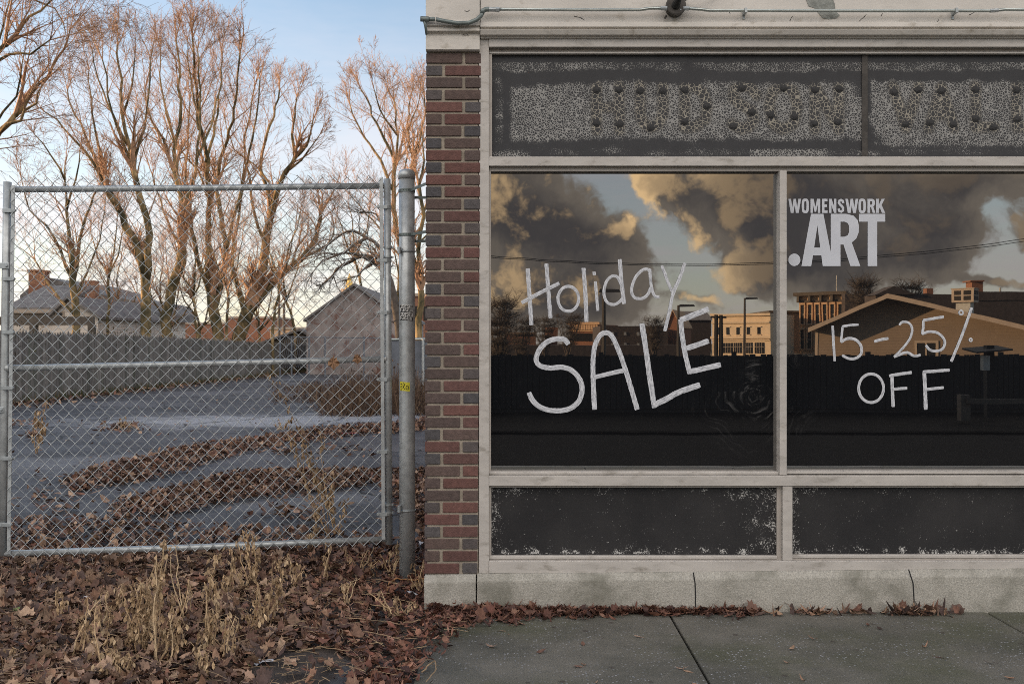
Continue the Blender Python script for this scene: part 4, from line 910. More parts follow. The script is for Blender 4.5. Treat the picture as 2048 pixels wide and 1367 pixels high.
W=[ # base px, tips px, leaves, label
 ((150,1320),[(173,1192),(168,1235)],14,'thin leaning dry weed with one bent stem, at the far left of the weed patch'),
 ((203,1270),[(214,1182),(222,1215)],16,'short dry weed with a hooked top beside the leaning weed'),
 ((232,1230),[(244,1166),(236,1195)],14,'small upright dry weed behind the hooked one'),
 ((276,1310),[(262,1170),(282,1162),(296,1190),(255,1225),(300,1245)],34,'bushiest dry weed, pale and thick with hanging leaves'),
 ((312,1330),[(328,1078),(322,1150)],44,'tallest dry weed, a single spire before the middle of the gate'),
 ((372,1240),[(352,1090),(378,1150)],7,'bare thin dry weed with a forked stem'),
 ((412,1100),[(413,1098),(414,1140)],10,'small dry stalk behind the forked weed'),
 ((424,1310),[(436,1108),(428,1160),(420,1225)],40,'drooping dry weed with a dense hanging head, right of the spire'),
 ((454,1200),[(462,1092),(452,1150)],26,'dry weed with a curled top touching the bottom rail'),
 ((486,1190),[(482,1138),(488,1160)],14,'low dry weed between two taller ones'),
 ((512,1180),[(503,1066),(492,1058),(518,1105)],34,'dry weed with two peaks crossing the bottom rail'),
 ((528,1260),[(562,1112),(555,1150),(540,1185)],30,'arched dry weed bending over towards the brick pier'),
 ((620,1096),[(634,1010),(640,1050),(618,1070)],22,'dry weed standing against the gate near its hinge side'),
 ((786,1150),[(794,1082),(780,1100)],14,'dry weed hugging the foot of the gate post'),
 ((862,1190),[(905,1140),(882,1148),(870,1160),(895,1165)],18,'pale dry weed at the corner of the brick pier'),
 ((20,1320),[(26,1292),(36,1296),(12,1300)],8,'clump of pale dead grass at the left edge'),
 ((245,1360),[(225,1300),(262,1310),(200,1330)],26,'low sprawling dry weed closest to the viewer'),
 ((405,1370),[(398,1290),(412,1300)],12,'broken dry stalk in the leaves close to the viewer'),
 ((720,1150),[(690,1100),(735,1098),(760,1120),(700,1125),(745,1140)],7,'loose tangle of thin dry stalks under the gate corner'),
 ((800,1230),[(760,1180),(790,1190),(830,1200),(770,1215)],8,'low tangle of dry stems between the gate post and the pavement'),
 ((340,1330),[(345,1190),(352,1240),(330,1260)],26,'dry weed right behind the bushiest one, half its height'),
 ((300,1290),[(306,1130),(298,1180),(312,1200)],30,'dense dry weed standing close beside the tall spire'),
 ((215,1340),[(190,1215),(212,1255),(228,1270)],14,'two-stemmed dry weed left of the bushiest one'),
 ((460,1330),[(475,1240),(450,1235)],14,'short leafy dry weed in front of the arched one'),
 ((655,1160),[(660,1085),(648,1110)],6,'single dry stalk below the gate hinge'),
 ((840,1180),[(846,1120),(852,1135),(836,1140)],8,'thin dry stalks against the brick pier base'),
 ((585,1180),[(592,1120),(578,1105),(600,1145)],12,'slim dry weed standing alone right of the arched one'),
 ((690,1215),[(702,1160),(684,1170)],7,'small sparse dry weed among the dark red leaves'),
 ((120,1250),[(110,1180),(128,1190)],9,'small dry weed at the left, apart from the clump'),
 ((500,1275),[(510,1180),(520,1210),(495,1225)],14,'thin dry weed behind the arched one'),
]
for i,(b,tips,nl,lab) in enumerate(W):
    base=zw(*b); weed('dry_weed',lab,base,[tip_at(base,*q) for q in tips],nl,(.02,.05) if i!=15 else (.03,.06))
# weeds that lean on or grow through the gate
b=G(672,1050,.02); b.y=6.6; b=P(672,1062,6.62)
weed('dry_weed','tall loose dry weed growing behind the gate, reaching halfway up its mesh',b,[P(640,860,6.7),P(612,905,6.65),P(668,935,6.6),P(630,940,6.7),P(655,985,6.6),P(690,1000,6.62)],26,(.025,.06),.003)
b=P(655,1070,7.3)
weed('dry_weed','highest dry weed behind the gate, arching left up to the middle rail',b,[P(535,742,7.3),P(578,838,7.3),P(600,860,7.32)],30,(.03,.06),.0035)
b=G(62,1010); weed('dry_weed','wispy dry weed in the lot behind the left gate upright',G(72,905),[P(95,800,G(72,905).y),P(70,820,G(72,905).y),P(88,845,G(72,905).y)],26,(.05,.11),.005)
b=G(248,862); weed('dry_weed','short dry tuft growing from the asphalt among a few leaves',b,[P(240,835,b.y),P(252,830,b.y),P(262,842,b.y)],8,(.04,.08),.004)
b=G(565,858); weed('dry_weed','short dry tuft beside the pale strip of asphalt',b,[P(556,835,b.y),P(575,842,b.y),P(548,848,b.y)],8,(.04,.08),.004)
# fallen stalks
ST=[([(590,1265),(640,1263),(690,1262),(745,1264),(800,1277)],'long pale stalk lying straight across the leaves'),
 ([(625,1126),(665,1140),(700,1168),(735,1178)],'thin stalk lying in the leaves below the gate hinge'),
 ([(628,1131),(670,1128),(700,1121),(740,1123),(775,1124)],'stalk lying level under the bottom rail of the gate'),
 ([(775,1178),(778,1164),(790,1158),(815,1157),(850,1157)],'thick orange root bending to the corner of the brick pier'),
 ([(668,1223),(700,1235),(735,1237),(748,1240)],'short crooked stalk above the long pale one'),
 ([(845,1330),(870,1320),(872,1338),(852,1362)],'hooked straw on the edge of the pavement'),
 ([(40,1272),(90,1277),(150,1271)],'fuzzy fallen stem lying at the left among the leaves'),
 ([(700,1115),(712,1150),(728,1195)],'slender twig standing out of the leaves by the gate corner'),
 ([(600,1180),(650,1195),(720,1205),(790,1215)],'long thin stalk crossing the leaves below the post'),
 ([(640,1150),(690,1160),(760,1158),(800,1170)],'pale stalk lying just in front of the gate corner'),
 ([(560,1300),(640,1292),(700,1300)],'pale stalk lying at the upper edge of the bare asphalt'),
 ([(760,1230),(800,1245),(850,1240)],'stalk lying in the red leaves beside the pavement'),
 ([(560,1250),(600,1235),(580,1232)],'short bent straw beside the scraps of paper')]
for pts,lab in ST:
    m=MB(); v=[zw(x,y,.05) for x,y in pts]; v=[v[0]+Vector((0,0,-.03))]+v[1:]; c=rwd.choice(STRAW); th=.0058 if 'root' in lab else .0036
    q=[]
    for a,b in zip(v[:-1],v[1:]):
        for t in range(4): q.append(a.lerp(b,t/4)+Vector((rwd.gauss(0,.003),rwd.gauss(0,.003),rwd.gauss(0,.003))))
    q.append(v[-1]); m.tube(q,[th*(1-.4*i/len(q)) for i in range(len(q))],6,True,(.36,.19,.09) if 'root' in lab else c)
    if 'fuzzy' in lab:
        for k in range(40): droop(m,rwd.choice(q)+Vector((0,0,.01)),.03)
    o=tag(build(m,'fallen_stalk',MT['straw'],loc=tuple(v[0])),lab,'stalk','dry stalks lying in the leaves')
# scraps of litter
def scrap(px,py,w,h,lab,mt='scrap',z=.045,name='paper_scrap',seed=0,cat='litter'):
    q=G(px,py,z); r=random.Random(seed+px); m=MB(); n=9; vs=[(q.x,q.y,q.z+.012)]
    for i in range(n):
        a=2*math.pi*i/n; vs.append((q.x+w/2*math.cos(a)*r.uniform(.6,1.1),q.y+h/2*math.sin(a)*r.uniform(.6,1.1),q.z+r.uniform(-.008,.02)))
    m.add(vs,[(0,1+i,1+(i+1)%n) for i in range(n)]); tag(build(m,name,MT[mt],loc=tuple(q)),lab,cat,'scraps of litter in the leaves' if mt in('scrap','redscrap') else None)
scrap(525,1323,.11,.07,'long torn white scrap of paper in the leaves, nearest the bare asphalt'); scrap(558,1262,.06,.05,'crumpled white scrap below the arched dry weed'); scrap(173,1196,.05,.03,'small white scrap caught on the leaning weed',z=.05)
scrap(198,1353,.05,.04,'white scrap at the bottom of the weed patch'); scrap(824,1186,.075,.06,'clear crumpled wrapper near the corner of the pier',z=.05); scrap(630,1252,.035,.03,'tiny white scrap beside the long pale stalk'); scrap(298,1346,.06,.03,'narrow grey-white scrap beside the spire weed')
scrap(556,1172,.03,.03,'small red scrap of wrapper in the leaves','redscrap'); scrap(1255,1210,.045,.03,'white scrap in the leaf drift at the foot of the shop',z=.03); scrap(1438,1212,.04,.025,'crumpled white scrap near the second crack of the plinth',z=.02); scrap(700,866,.30,.22,'red wrapper lying on the far strip of leaves','redscrap',.04); scrap(532,1056,.05,.05,'white scrap lying inside the gate',z=.03)
scrap(848,1086,.10,.06,'pale blue plastic scrap between gate post and brick pier',z=.03)
scrap(492,1337,.05,.06,'single green leaf lying among the brown ones','green',.05,'green_leaf',3,'leaf'); scrap(30,1220,.06,.05,'green leaf at the left edge of the brown leaves','green',.05,'green_leaf',5,'leaf')
for px,py,s in ((670,724,.075),(717,716,.06)):
    m=MB(); q=gq(px,py,-.045); r=random.Random(px); c=(.26,.15,.085)
    vs=[(q.x,q.y-.01,q.z)]+[(q.x+x*s*.9+r.uniform(-.006,.006),q.y+r.uniform(-.018,.006),q.z-y*s) for x,y in MAPLE]
    m.add(vs,[(0,1+i,1+(i+1)%18) for i in range(18)],c); tag(build(m,'dead_leaf',MT['leaf'],loc=tuple(q)),'curled brown leaf caught in the mesh at the middle rail, '+('the left of two' if px<700 else 'the right of two'),'leaf')

# ---------------------------------------------------------------- picket fence, weeds and screens round the lot
rf=random.Random(9)
fa,fb_=Vector((-12.6,17.0,0)),Vector((-10.6,52,0))
fd=(fb_-fa).normalized(); flen=(fb_-fa).length
pf=thing('picket_fence','weathered grey stockade fence along the left side of the lot','fence',tuple(fa))
m=MB(); s=0.0; fx=Vector((fd.x,fd.y)); fn=Vector((-fd.y,fd.x))
while s<flen:
    w=.135; c=fa+fd*(s+w/2); t=s/flen; h=1.74-.35*sst(t,.25,1.0)+rf.uniform(-.03,.03); k=rf.uniform(.75,1.2); col=(.15*k,.135*k,.122*k)
    if rf.random()<.12: col=(.10*k,.095*k,.08*k)
    m.obox((c.x,c.y),fx,fn,w/2-.005,.009,-.05,h-.05,col)
    a=c-fd*(w/2-.005); b=c+fd*(w/2-.005); nn=Vector((fn.x,fn.y,0))*.009
    m.prism([Vector((a.x,a.y,h-.05))-nn,Vector((b.x,b.y,h-.05))-nn,Vector((c.x,c.y,h+.03))-nn],nn*2,col); s+=.14
build(m,'boards',MT['picket'],pf)
for z in (.35,1.2):
    m=MB(); mid=(fa+fb_)/2; m.obox((mid.x-.035,mid.y),fx,fn,flen/2,.02,z,z+.08,(.1,.09,.08)); build(m,'rail',MT['oldwood'],pf)
s=0
while s<flen:
    m=MB(); c=fa+fd*s; m.obox((c.x-.10,c.y),fx,fn,.05,.05,-.1,1.45,(.1,.09,.08)); s+=2.4; build(m,'post',MT['oldwood'],pf)
m=MB()
for i in range(1700):
    f=rf.random(); c=fa+fd*(f*flen); x=c.x+rf.uniform(.05,.7)*rf.random()+.05; y=c.y; h=rf.uniform(.04,.28)*(1.2-(x-c.x))
    d=Vector((rf.uniform(-.1,.1),rf.uniform(-.1,.1),h)); col=rf.choice([(.07,.09,.035),(.12,.10,.05),(.05,.065,.03),(.17,.12,.07)])
    m.add([(x-.012,y,0),(x+.012,y,0),Vector((x,y,0))+d],[(0,1,2)],col); m.add([(x,y-.012,0),(x,y+.012,0),Vector((x,y,0))+d*.8],[(0,1,2)],col)
stuff(build(m,'low_weeds',MT['straw']),'low green and brown weeds along the foot of the stockade fence','weeds')
m=MB()
for i in range(2600):                                # creeper hanging over the top of the boards
    f=rf.random(); s_=flen*(.12+.86*f); nzv=mnoise.noise((s_*.35,1,2))
    if nzv<-.12: continue
    c=fa+fd*s_; h=1.74-.35*sst(s_/flen,.25,1.0); p=Vector((c.x+rf.uniform(-.12,.12),c.y+rf.uniform(-.1,.1),h+rf.gauss(.03,.10)*(1+nzv)-rf.random()**3*.5)); k=rf.uniform(.6,1.3)
    leaf(m,p,rf.uniform(.03,.075),1.2,OVAL,False,rf.choice([(.045*k,.05*k,.025*k),(.07*k,.065*k,.03*k),(.09*k,.06*k,.035*k),(.05*k,.04*k,.03*k)]),rf)
stuff(build(m,'creeper',MT['straw']),'dark creeper straggling over the top edge of the stockade fence','creeper')
# brown brush at the far side
m=MB()
for i in range(6500):
    px=rf.gauss(750,95); y=rf.uniform(20,27) if px>640 else rf.uniform(24,34); x=(px-CX)/F*y
    if px>930 or px<540: continue
    nzb=mnoise.noise((x*1.7,y*.9,3)); top_=(.66*sst(px,590,740)+.15)*max(.15,.75+.9*nzb)
    if nzb<-.25: continue
    h=top_*rf.random()**.7*1.15+.05; c=rf.choice([(.085,.056,.042),(.12,.08,.055),(.06,.042,.035),(.16,.11,.072)])
    d=Vector((rf.gauss(0,.2),rf.gauss(0,.2),h)); w=rf.uniform(.004,.009)
    p=Vector((x,y,0)); q=p+d*.6+Vector((rf.gauss(0,.03),0,0)); m.add([p-Vector((w,0,0)),p+Vector((w,0,0)),q+Vector((w*.7,0,0)),q-Vector((w*.7,0,0)),p+d],[(0,1,2,3),(3,2,4)],c)
    if rf.random()<.5: leaf(m,p+d*rf.uniform(.3,1),rf.uniform(.04,.09),.9,OVAL,False,c,rf)
stuff(build(m,'dry_brush',MT['straw']),'mass of brown dead weeds at the far right of the lot','brush')
# grey screen fence behind the post
sf=thing('screen_fence','grey screened mesh fence with a pale top rail behind the gate post','fence',(-3.2,25,0))
m=MB(); a=P(764,679,25); b=P(900,676,25); m.box(a.x,b.x,25,25.03,0,a.z-.02); build(m,'screen',MT['greypanel'],sf)
m=MB(); m.tube([a,b],.03,10); build(m,'rail',MT['conduit'],sf)
for px in (768,846):
    m=MB(); q=P(px,676,24.96); m.tube([(q.x,24.96,0),(q.x,24.96,q.z)],.035,10); build(m,'post',MT['galv'],sf)
# dark mesh fence in front of the low shed
wf=thing('wire_fence','rusty low wire fence beside the whitewashed shed','fence',(P(560,690,43).x,43,0))
for px in (560,583,618,650,728):
    m=MB(); a=P(px,672,43); m.tube([(a.x,43,0),(a.x,43,a.z)],.035,8); build(m,'post',MT['greypanel'],wf)
m=MB(); m.tube([P(560,672,43),P(618,674,43),P(780,676,43)],.02,6); build(m,'top_rail',MT['greypanel'],wf); m=MB()
for k in range(60):
    px=560+k*3.7; m.tube([P(px,674,43),P(px+11,735,43)],.004,3,False); m.tube([P(px+11,674,43),P(px,735,43)],.004,3,False)
build(m,'wire_mesh',MT['greypanel'],wf)

# ---------------------------------------------------------------- sheds and houses behind the lot
def tri_house(name,label,cat,Y,wl,wr,eave_l,eave_r,peak,depth,wallm,roofm,over=.12,base=-.1,wins=(),extra=None,roofth=.12,rot=0.0):
    # gable wall facing the viewer; corners in photo pixels at distance Y
    a=P(wl,0,Y).x; b=P(wr,0,Y).x; zl=P(0,eave_l,Y).z; zr=P(0,eave_r,Y).z; pk=P(*peak,Y)
    t=thing(name,label,cat,((a+b)/2,Y,0))
    m=MB(); m.prism([(a,Y,base),(b,Y,base),(b,Y,zr),(pk.x,Y,pk.z),(a,Y,zl)],(0,depth,0)); w=build(m,'wall',wallm,t)
    m=MB()
    for (x0,z0) in ((a,zl),(b,zr)):
        dx,dz=x0-pk.x,z0-pk.z; L=math.hypot(dx,dz); ux,uz=dx/L,dz/L; e=(x0+ux*over,z0+uz*over)
        up=Vector((0,0,roofth)); p0=Vector((pk.x,Y-over,pk.z+.01)); p1=Vector((e[0],Y-over,e[1]+.01)); D=Vector((0,depth+2*over,0))
        m.hexa([p0,p1,p1+D,p0+D,p0+up,p1+up,p1+up+D,p0+up+D])
    rf_=build(m,'roof',roofm,t)
    for (px0,px1,py0,py1) in wins:
        q0=P(px0,py1,Y); q1=P(px1,py0,Y); m=MB(); f=.07
        m.box(q0.x-f,q1.x+f,Y-.05,Y-.005,q0.z-f,q0.z); m.box(q0.x-f,q1.x+f,Y-.05,Y-.005,q1.z,q1.z+f); m.box(q0.x-f,q0.x,Y-.05,Y-.005,q0.z,q1.z); m.box(q1.x,q1.x+f,Y-.05,Y-.005,q0.z,q1.z); m.box(q0.x,q1.x,Y-.04,Y-.01,(q0.z+q1.z)/2-.02,(q0.z+q1.z)/2+.02)
        wn_=build(m,'window',MT['trim'],t); m=MB(); m.box(q0.x,q1.x,Y-.025,Y-.004,q0.z,q1.z); build(m,'pane',MT['glassdark'],wn_)
    return t
shed=tri_house('brick_shed','old shed with a worn whitewashed brick gable at the far end of the lot','shed',46,613,812,640,640,(709,572),9,MT['whitewash'],MT['shingle'],.15,-.1)
ls=tri_house('low_shed','low brown shed with a dark pitched roof beside the whitewashed one','shed',52,505,655,694,694,(600,662),3,MT['oldwood'],MT['shingle'],.2,-.1)
h1=tri_house('gabled_house','pale house with a small gable and dark window, lowest in front of the chimney','house',46,96,196,640,632,(140,597),8,MT['siding'],MT['shingle'],.3,-.1,[(114,126,625,640)])
m=MB(); Y=47; a=P(15,0,Y).x; b=P(96,0,Y).x; m.box(a,b,Y,Y+7,-.1,P(0,622,Y).z); build(m,'wing_wall',MT['siding'],h1)
m=MB(); z0=P(0,621,Y).z; z1=P(0,588,Y).z+.5; a=P(12,0,Y).x; b=P(120,0,Y).x; m.hexa([(a,Y-.3,z0),(b,Y-.3,z0),(b,Y+4,z1),(a,Y+4,z1),(a,Y-.3,z0+.14),(b,Y-.3,z0+.14),(b,Y+4,z1+.14),(a,Y+4,z1+.14)]); build(m,'wing_roof',MT['shingle'],h1)
m=MB(); m.box(a,b,Y-.36,Y-.28,z0-.12,z0+.06); build(m,'gutter',MT['trim'],h1)
h2=thing('hipped_house','large pale house with a long sloping roof and tall red chimney','house',(P(170,0,62).x,62,0))
Y=62
def q2(px,py,y=62): return P(px,py,y)
m=MB(); m.prism([q2(62,700),q2(276,700),q2(276,604),q2(205,590),q2(120,566),q2(86,560),q2(62,590)],(0,9,0)); build(m,'wall',MT['siding'],h2)
m=MB()
pts=[(84,553),(100,556),(170,575),(200,588),(270,601),(290,622)]
for (x0,y0),(x1,y1) in zip(pts[:-1],pts[1:]):
    p0,p1=q2(x0,y0,61.6),q2(x1,y1,61.6); D=Vector((0,10,0)); up=Vector((0,0,.55)); m.hexa([p0-up,p1-up,p1-up+D,p0-up+D,p0,p1,p1+D,p0+D])
p0,p1=q2(84,553,61.6),q2(40,590,61.6); m.hexa([p0-up,p1-up,p1-up+D,p0-up+D,p0,p1,p1+D,p0+D])
rf_=build(m,'roof',MT['shingle'],h2)
m=MB(); a=q2(57,596,60.5); b=q2(84,543,60.5); m.box(a.x,b.x,60.5,61.5,a.z-.5,b.z); m.box(a.x-.06,b.x+.06,60.44,61.56,b.z,b.z+.12); build(m,'chimney',MT['redbrick'],rf_)
m=MB(); a=q2(166,592,60.5); b=q2(185,560,60.5); m.box(a.x,b.x,60.8,61.5,a.z-.4,b.z); build(m,'chimney',MT['redbrick'],rf_)
for (a_,b_,c_,d_) in ((205,214,608,620),(226,240,610,622),(256,268,613,625)):
    q0,q1=q2(a_,d_),q2(b_,c_); m=MB(); f=.08; m.box(q0.x-f,q1.x+f,61.93,61.99,q0.z-f,q1.z+f); w=build(m,'window',MT['trim'],h2); m=MB(); m.box(q0.x,q1.x,61.90,61.95,q0.z,q1.z); build(m,'pane',MT['glassdark'],w)
# timber carport frame behind the fence
cp=thing('carport_frame','dark timber carport frame with a long beam behind the fence','carport',(P(100,0,29).x,29,0))
m=MB(); a,b=P(-60,640,29),P(188,640,29); m.box(a.x,b.x,28.93,29.07,P(0,650,29).z,P(0,633,29).z); build(m,'beam',MT['oldwood'],cp)
for px in (-40,68,184):
    m=MB(); q=P(px,650,29); m.box(q.x-.09,q.x+.09,28.91,29.09,-.1,q.z); build(m,'post',MT['oldwood'],cp)
# parked car, only its roof shows over the fence
car=thing('parked_car','blue-grey car behind the stockade fence, only its roof and windows showing','car',(P(152,0,34).x,34,0))
cx0=P(152,0,34).x; k=.026
def cs(pts,y0,y1,mt,name,par):
    m=MB(); m.prism([(cx0+x,y0,z) for x,z in pts],(0,y1-y0,0)); return build(m,name,mt,par,bevel=.04)
body=cs([(-2.2,.35),(2.2,.35),(2.25,.85),(1.9,1.02),(-1.2,1.05),(-2.15,.9)],33.1,34.9,MT['carpaint'],'body',car)
cs([(-1.25,1.05),(1.75,1.05),(1.35,1.62),(.9,1.70),(-.3,1.70),(-.75,1.60)],33.2,34.8,MT['carpaint'],'cabin',car)
for x0,x1 in ((-.95,.05),(.15,.85)):
    m=MB(); m.prism([(cx0+x0,33.19,1.1),(cx0+x1+.1,33.19,1.1),(cx0+x1,33.19,1.58),(cx0+max(x0,-.6),33.19,1.58)],(0,.05,0)); build(m,'side_window',MT['glassdark'],car)
for x in (-1.4,1.4):
    for y in (33.15,34.65):
        m=MB(); m.tube([(cx0+x,y,.33),(cx0+x,y+.2,.33)],.33,18); w=build(m,'wheel',MT['rubber'],car); m=MB(); m.tube([(cx0+x,y-.01,.33),(cx0+x,y+.21,.33)],.2,14); build(m,'rim',MT['band'],w)
# far sunlit buildings and poles
def blockb(name,label,Y,px0,px1,py0,mt,depth=12,wins=None,rot=0,cat='building',corn=True):
    a,b=P(px0,py0,Y),P(px1,py0,Y); t=thing(name,label,cat,((a.x+b.x)/2,Y,0)); m=MB(); m.box(a.x,b.x,Y,Y+depth,-.3,a.z); build(m,'wall',mt,t)
    if corn: m=MB(); m.box(a.x-.15,b.x+.15,Y-.15,Y+depth+.15,a.z,a.z+.25); build(m,'parapet',MT['trim'],t)
    return t
blockb('distant_building','long low orange building far off between the dark trunks',150,292,470,648,MT['redbrick'])
blockb('distant_building','sunlit orange building far off behind the big leaning tree',130,456,545,636,MT['redbrick'])
blockb('distant_building','low sunlit building with a flat roof at the foot of the utility poles',120,540,640,658,MT['lightbrick'])
ob=blockb('brick_building','orange sunlit brick building glimpsed between post and pier',85,768,990,592,MT['redbrick'],20)
for k in range(6):
    q0=P(775+k*18,640,85); q1=P(783+k*18,612,85); m=MB(); m.box(q0.x,q1.x,84.93,84.99,q0.z,q1.z); build(m,'window',MT['glassdark'],ob)
def upole(label,px,Y,top,r=.14,arm=None):
    t=thing('utility_pole',label,'pole',(P(px,0,Y).x,Y,0),'utility poles beyond the lot'); m=MB(); q=P(px,top,Y); m.tube([(q.x,Y,-.2),(q.x,Y,q.z)],[r,r*.75],8); build(m,'pole',MT['oldwood'],t)
    if arm:
        m=MB(); z=P(0,arm,Y).z; m.box(q.x-1.1,q.x+1.1,Y-.07,Y+.07,z-.08,z+.08); build(m,'crossarm',MT['oldwood'],t)
        for dx in (-1,-.5,.5,1): m=MB(); m.tube([(q.x+dx,Y,z+.08),(q.x+dx,Y,z+.25)],.05,6); build(m,'insulator',MT['greypanel'],t)
    return t
upole('tall thin utility pole beyond the trees, the taller of two',558,100,522,.16,535)
upole('short utility pole beside the taller one beyond the trees',568,95,606,.16)
for k,(y0,y1) in enumerate(((540,536),(560,557),(582,580))):
    m=MB(); pts=[]
    for i in range(17):
        px=-50+900*i/16; pts.append(P(px,y0+(y1-y0)*i/16+5*math.sin(math.pi*i/16),100)+Vector((0,-.2,0)))
    m.tube(pts,.02,3,False); tag(build(m,'power_line',MT['black'],loc=tuple(pts[0])),('highest','middle','lowest')[k]+' of three thin power lines behind the bare trees','wire','power lines beyond the lot')
sp_=thing('church_spire','small gilded church spire above the whitewashed shed, far off','spire',(P(699,0,150).x,150,0))
m=MB(); q=P(699,578,150); m.tube([(q.x,150,-.2),(q.x,150,q.z)],1.3,8); build(m,'tower',MT['lightbrick'],sp_)
m=MB(); t=P(699,546,150); m.tube([(q.x,150,q.z),(q.x,150,q.z+.7),(q.x,150,t.z-.8),(q.x,150,t.z)],[.75,.55,.3,.03],8); build(m,'spire',MT['gold'],sp_)
# ---------------------------------------------------------------- bare trees
TREES={}
def tree(label,Y,limbs,seed,l1=(1.6,3.0),dens=.42,up=.55,twigc='twig',spread=38,twr=.0065,minpy=640,wild=0.0,maxr=9e9,name='bare_tree',cat='tree',barkm='bark',group='bare trees behind the lot',lv=3,k2=7,k3=6,dark=False,roof=None):
    r=random.Random(seed); b0=limbs[0][2][0]; base=P(b0[0],b0[1],Y); ground=Vector((base.x,Y,-.1))
    twr*=.8; t=thing(name,label,cat,(base.x,Y,0),group)
    mt=MB(); mc=MB(); allp=[]      # allp: (px,py,y)
    sc=Y/F
    segs=[]
    def ceil_at(x):
        if x<=roof[0][0]: return roof[0][1]
        for (x0,y0),(x1,y1) in zip(roof[:-1],roof[1:]):
            if x<=x1: return y0+(y1-y0)*(x-x0)/(x1-x0)
        return roof[-1][1]
    for li,(r0,r1,pts) in enumerate(limbs):
        if li==0: y0=Y
        else: y0=min(allp,key=lambda q:(q[0]-pts[0][0])**2+(q[1]-pts[0][1])**2)[2]
        ky=r.uniform(-.45,.45); L=0; w=[]
        # resample smooth
        P3=[]
        for i,(px,py) in enumerate(pts):
            if i: L+=math.hypot(px-pts[i-1][0],py-pts[i-1][1])
            y=y0+ky*L*sc*(1 if li else .1); allp.append((px,py,y)); P3.append(P(px,py,y))
        if li==0: P3=[ground]+P3
        Q=[]
        n=len(P3)
        for i in range(n-1):
            a0=P3[max(i-1,0)];a1=P3[i];a2=P3[i+1];a3=P3[min(i+2,n-1)]; st_=max(2,int((a2-a1).length/.45))
            for s in range(st_):
                u=s/st_; Q.append(.5*((2*a1)+(a2-a0)*u+(2*a0-5*a1+4*a2-a3)*u*u+(3*a1-a0-3*a2+a3)*u**3))
        Q.append(P3[-1]); N=len(Q)
        for i in range(1,N-1): Q[i]=Q[i]+Vector((r.gauss(0,.035),r.gauss(0,.035),r.gauss(0,.02)))
        if roof:
            for i,q_ in enumerate(Q):
                if i>4 and CY-(q_.z-EYE)/q_.y*F < ceil_at(CX+q_.x/q_.y*F)+62: Q=Q[:i]; N=len(Q); break
        rad=[.86*sc*(r0+(r1-r0)*(i/(N-1))**.8)/2 for i in range(N)]
        if li==0: rad[0]*=1.35
        mt.tube(Q,rad,9 if r0>10 else 7,True)
        segs.append((Q,rad))
    def grow(p,d,L,r0,level):
        rj=r.gauss(8,24)
        n=max(3,int(L/.28)) if level<3 else 3; pts=[p]; dd=d.copy()
        for i in range(n):
            if roof:
                q_=pts[-1]; pxx=CX+q_.x/q_.y*F; pyy=CY-(q_.z-EYE)/q_.y*F
                if len(pts)>1 and pyy<ceil_at(pxx)+rj: break
            dd=(dd+Vector((r.gauss(0,.10+wild),r.gauss(0,.10+wild),r.gauss(0,.08+wild)+up*.10*(1 if level<3 else .6)))).normalized(); pts.append(pts[-1]+dd*(L/n))
        if len(pts)<2: return
        n=len(pts)-1; rr=[max(twr*.6,r0*(1-.8*i/n)) for i in range(n+1)]
        mc.tube(pts,rr,5 if level==1 else 3,False)
        if level<lv:
            kk=k2 if level==1 else k3
            for j in range(int(kk*r.uniform(.7,1.3))):
                f=r.uniform(.25,1.0); i=min(n-1,int(f*n)); q=pts[i].lerp(pts[i+1],f*n-i); ax=(pts[i+1]-pts[i]).normalized()
                o=ax.orthogonal().normalized(); o.rotate(__import__('mathutils').Quaternion(ax,r.uniform(0,6.283)))
                an=R(r.uniform(.6,1.2)*spread); nd=(ax*math.cos(an)+o*math.sin(an)); grow(q,nd,L*r.uniform(.38,.62),max(twr,rr[i]*.55),level+1)
    for Q,rad in segs:
        n=len(Q)
        for i in range(2,n):
            py=CY-(Q[i].z-EYE)/Q[i].y*F
            if py>minpy: continue
            tipf=i/n
            if r.random()>dens*(.22+1.15*tipf): continue
            ax=(Q[i]-Q[i-1]).normalized(); o=ax.orthogonal().normalized(); o.rotate(__import__('mathutils').Quaternion(ax,r.uniform(0,6.283)))
            an=R(r.uniform(.7,1.25)*spread); d=(ax*math.cos(an)+o*math.sin(an)+Vector((0,0,up*.35))).normalized()
            grow(Q[i],d,r.uniform(*l1)*(1-.35*tipf),min(rad[i]*.5,.03*Y/36),1)
        for e in range(3): grow(Q[-1],((Q[-1]-Q[-2]).normalized()+Vector((r.gauss(0,.25),r.gauss(0,.25),.1))).normalized(),r.uniform(*l1)*.7,rad[-1]*.9,1)
    build(mt,'trunk',MT[barkm],t,smooth_=True); build(mc,'crown',MT[twigc],t)
    return t
tree('slim bare tree with a sunlit orange trunk base beside the houses',36,[
 (22,15,[(152,672),(152,620),(147,570),(146,540)]),(13,3,[(146,545),(138,480),(133,400),(130,330),(118,270)]),(9,2,[(146,560),(120,500),(95,450),(60,420),(40,330)]),(11,3,[(148,555),(160,480),(172,430),(190,390),(205,350),(220,300)]),(7,2,[(152,600),(175,540),(200,480),(210,420)]),(7,2,[(133,420),(150,360),(160,300)]),(8,3,[(150,630),(122,600),(90,560),(70,520)]),(6,2,[(130,360),(100,310),(70,270)])],1,(1.3,2.8),.8,.5,spread=42,twr=.0075,roof=[(-30,360),(20,300),(70,262),(140,240),(220,290),(250,360)])
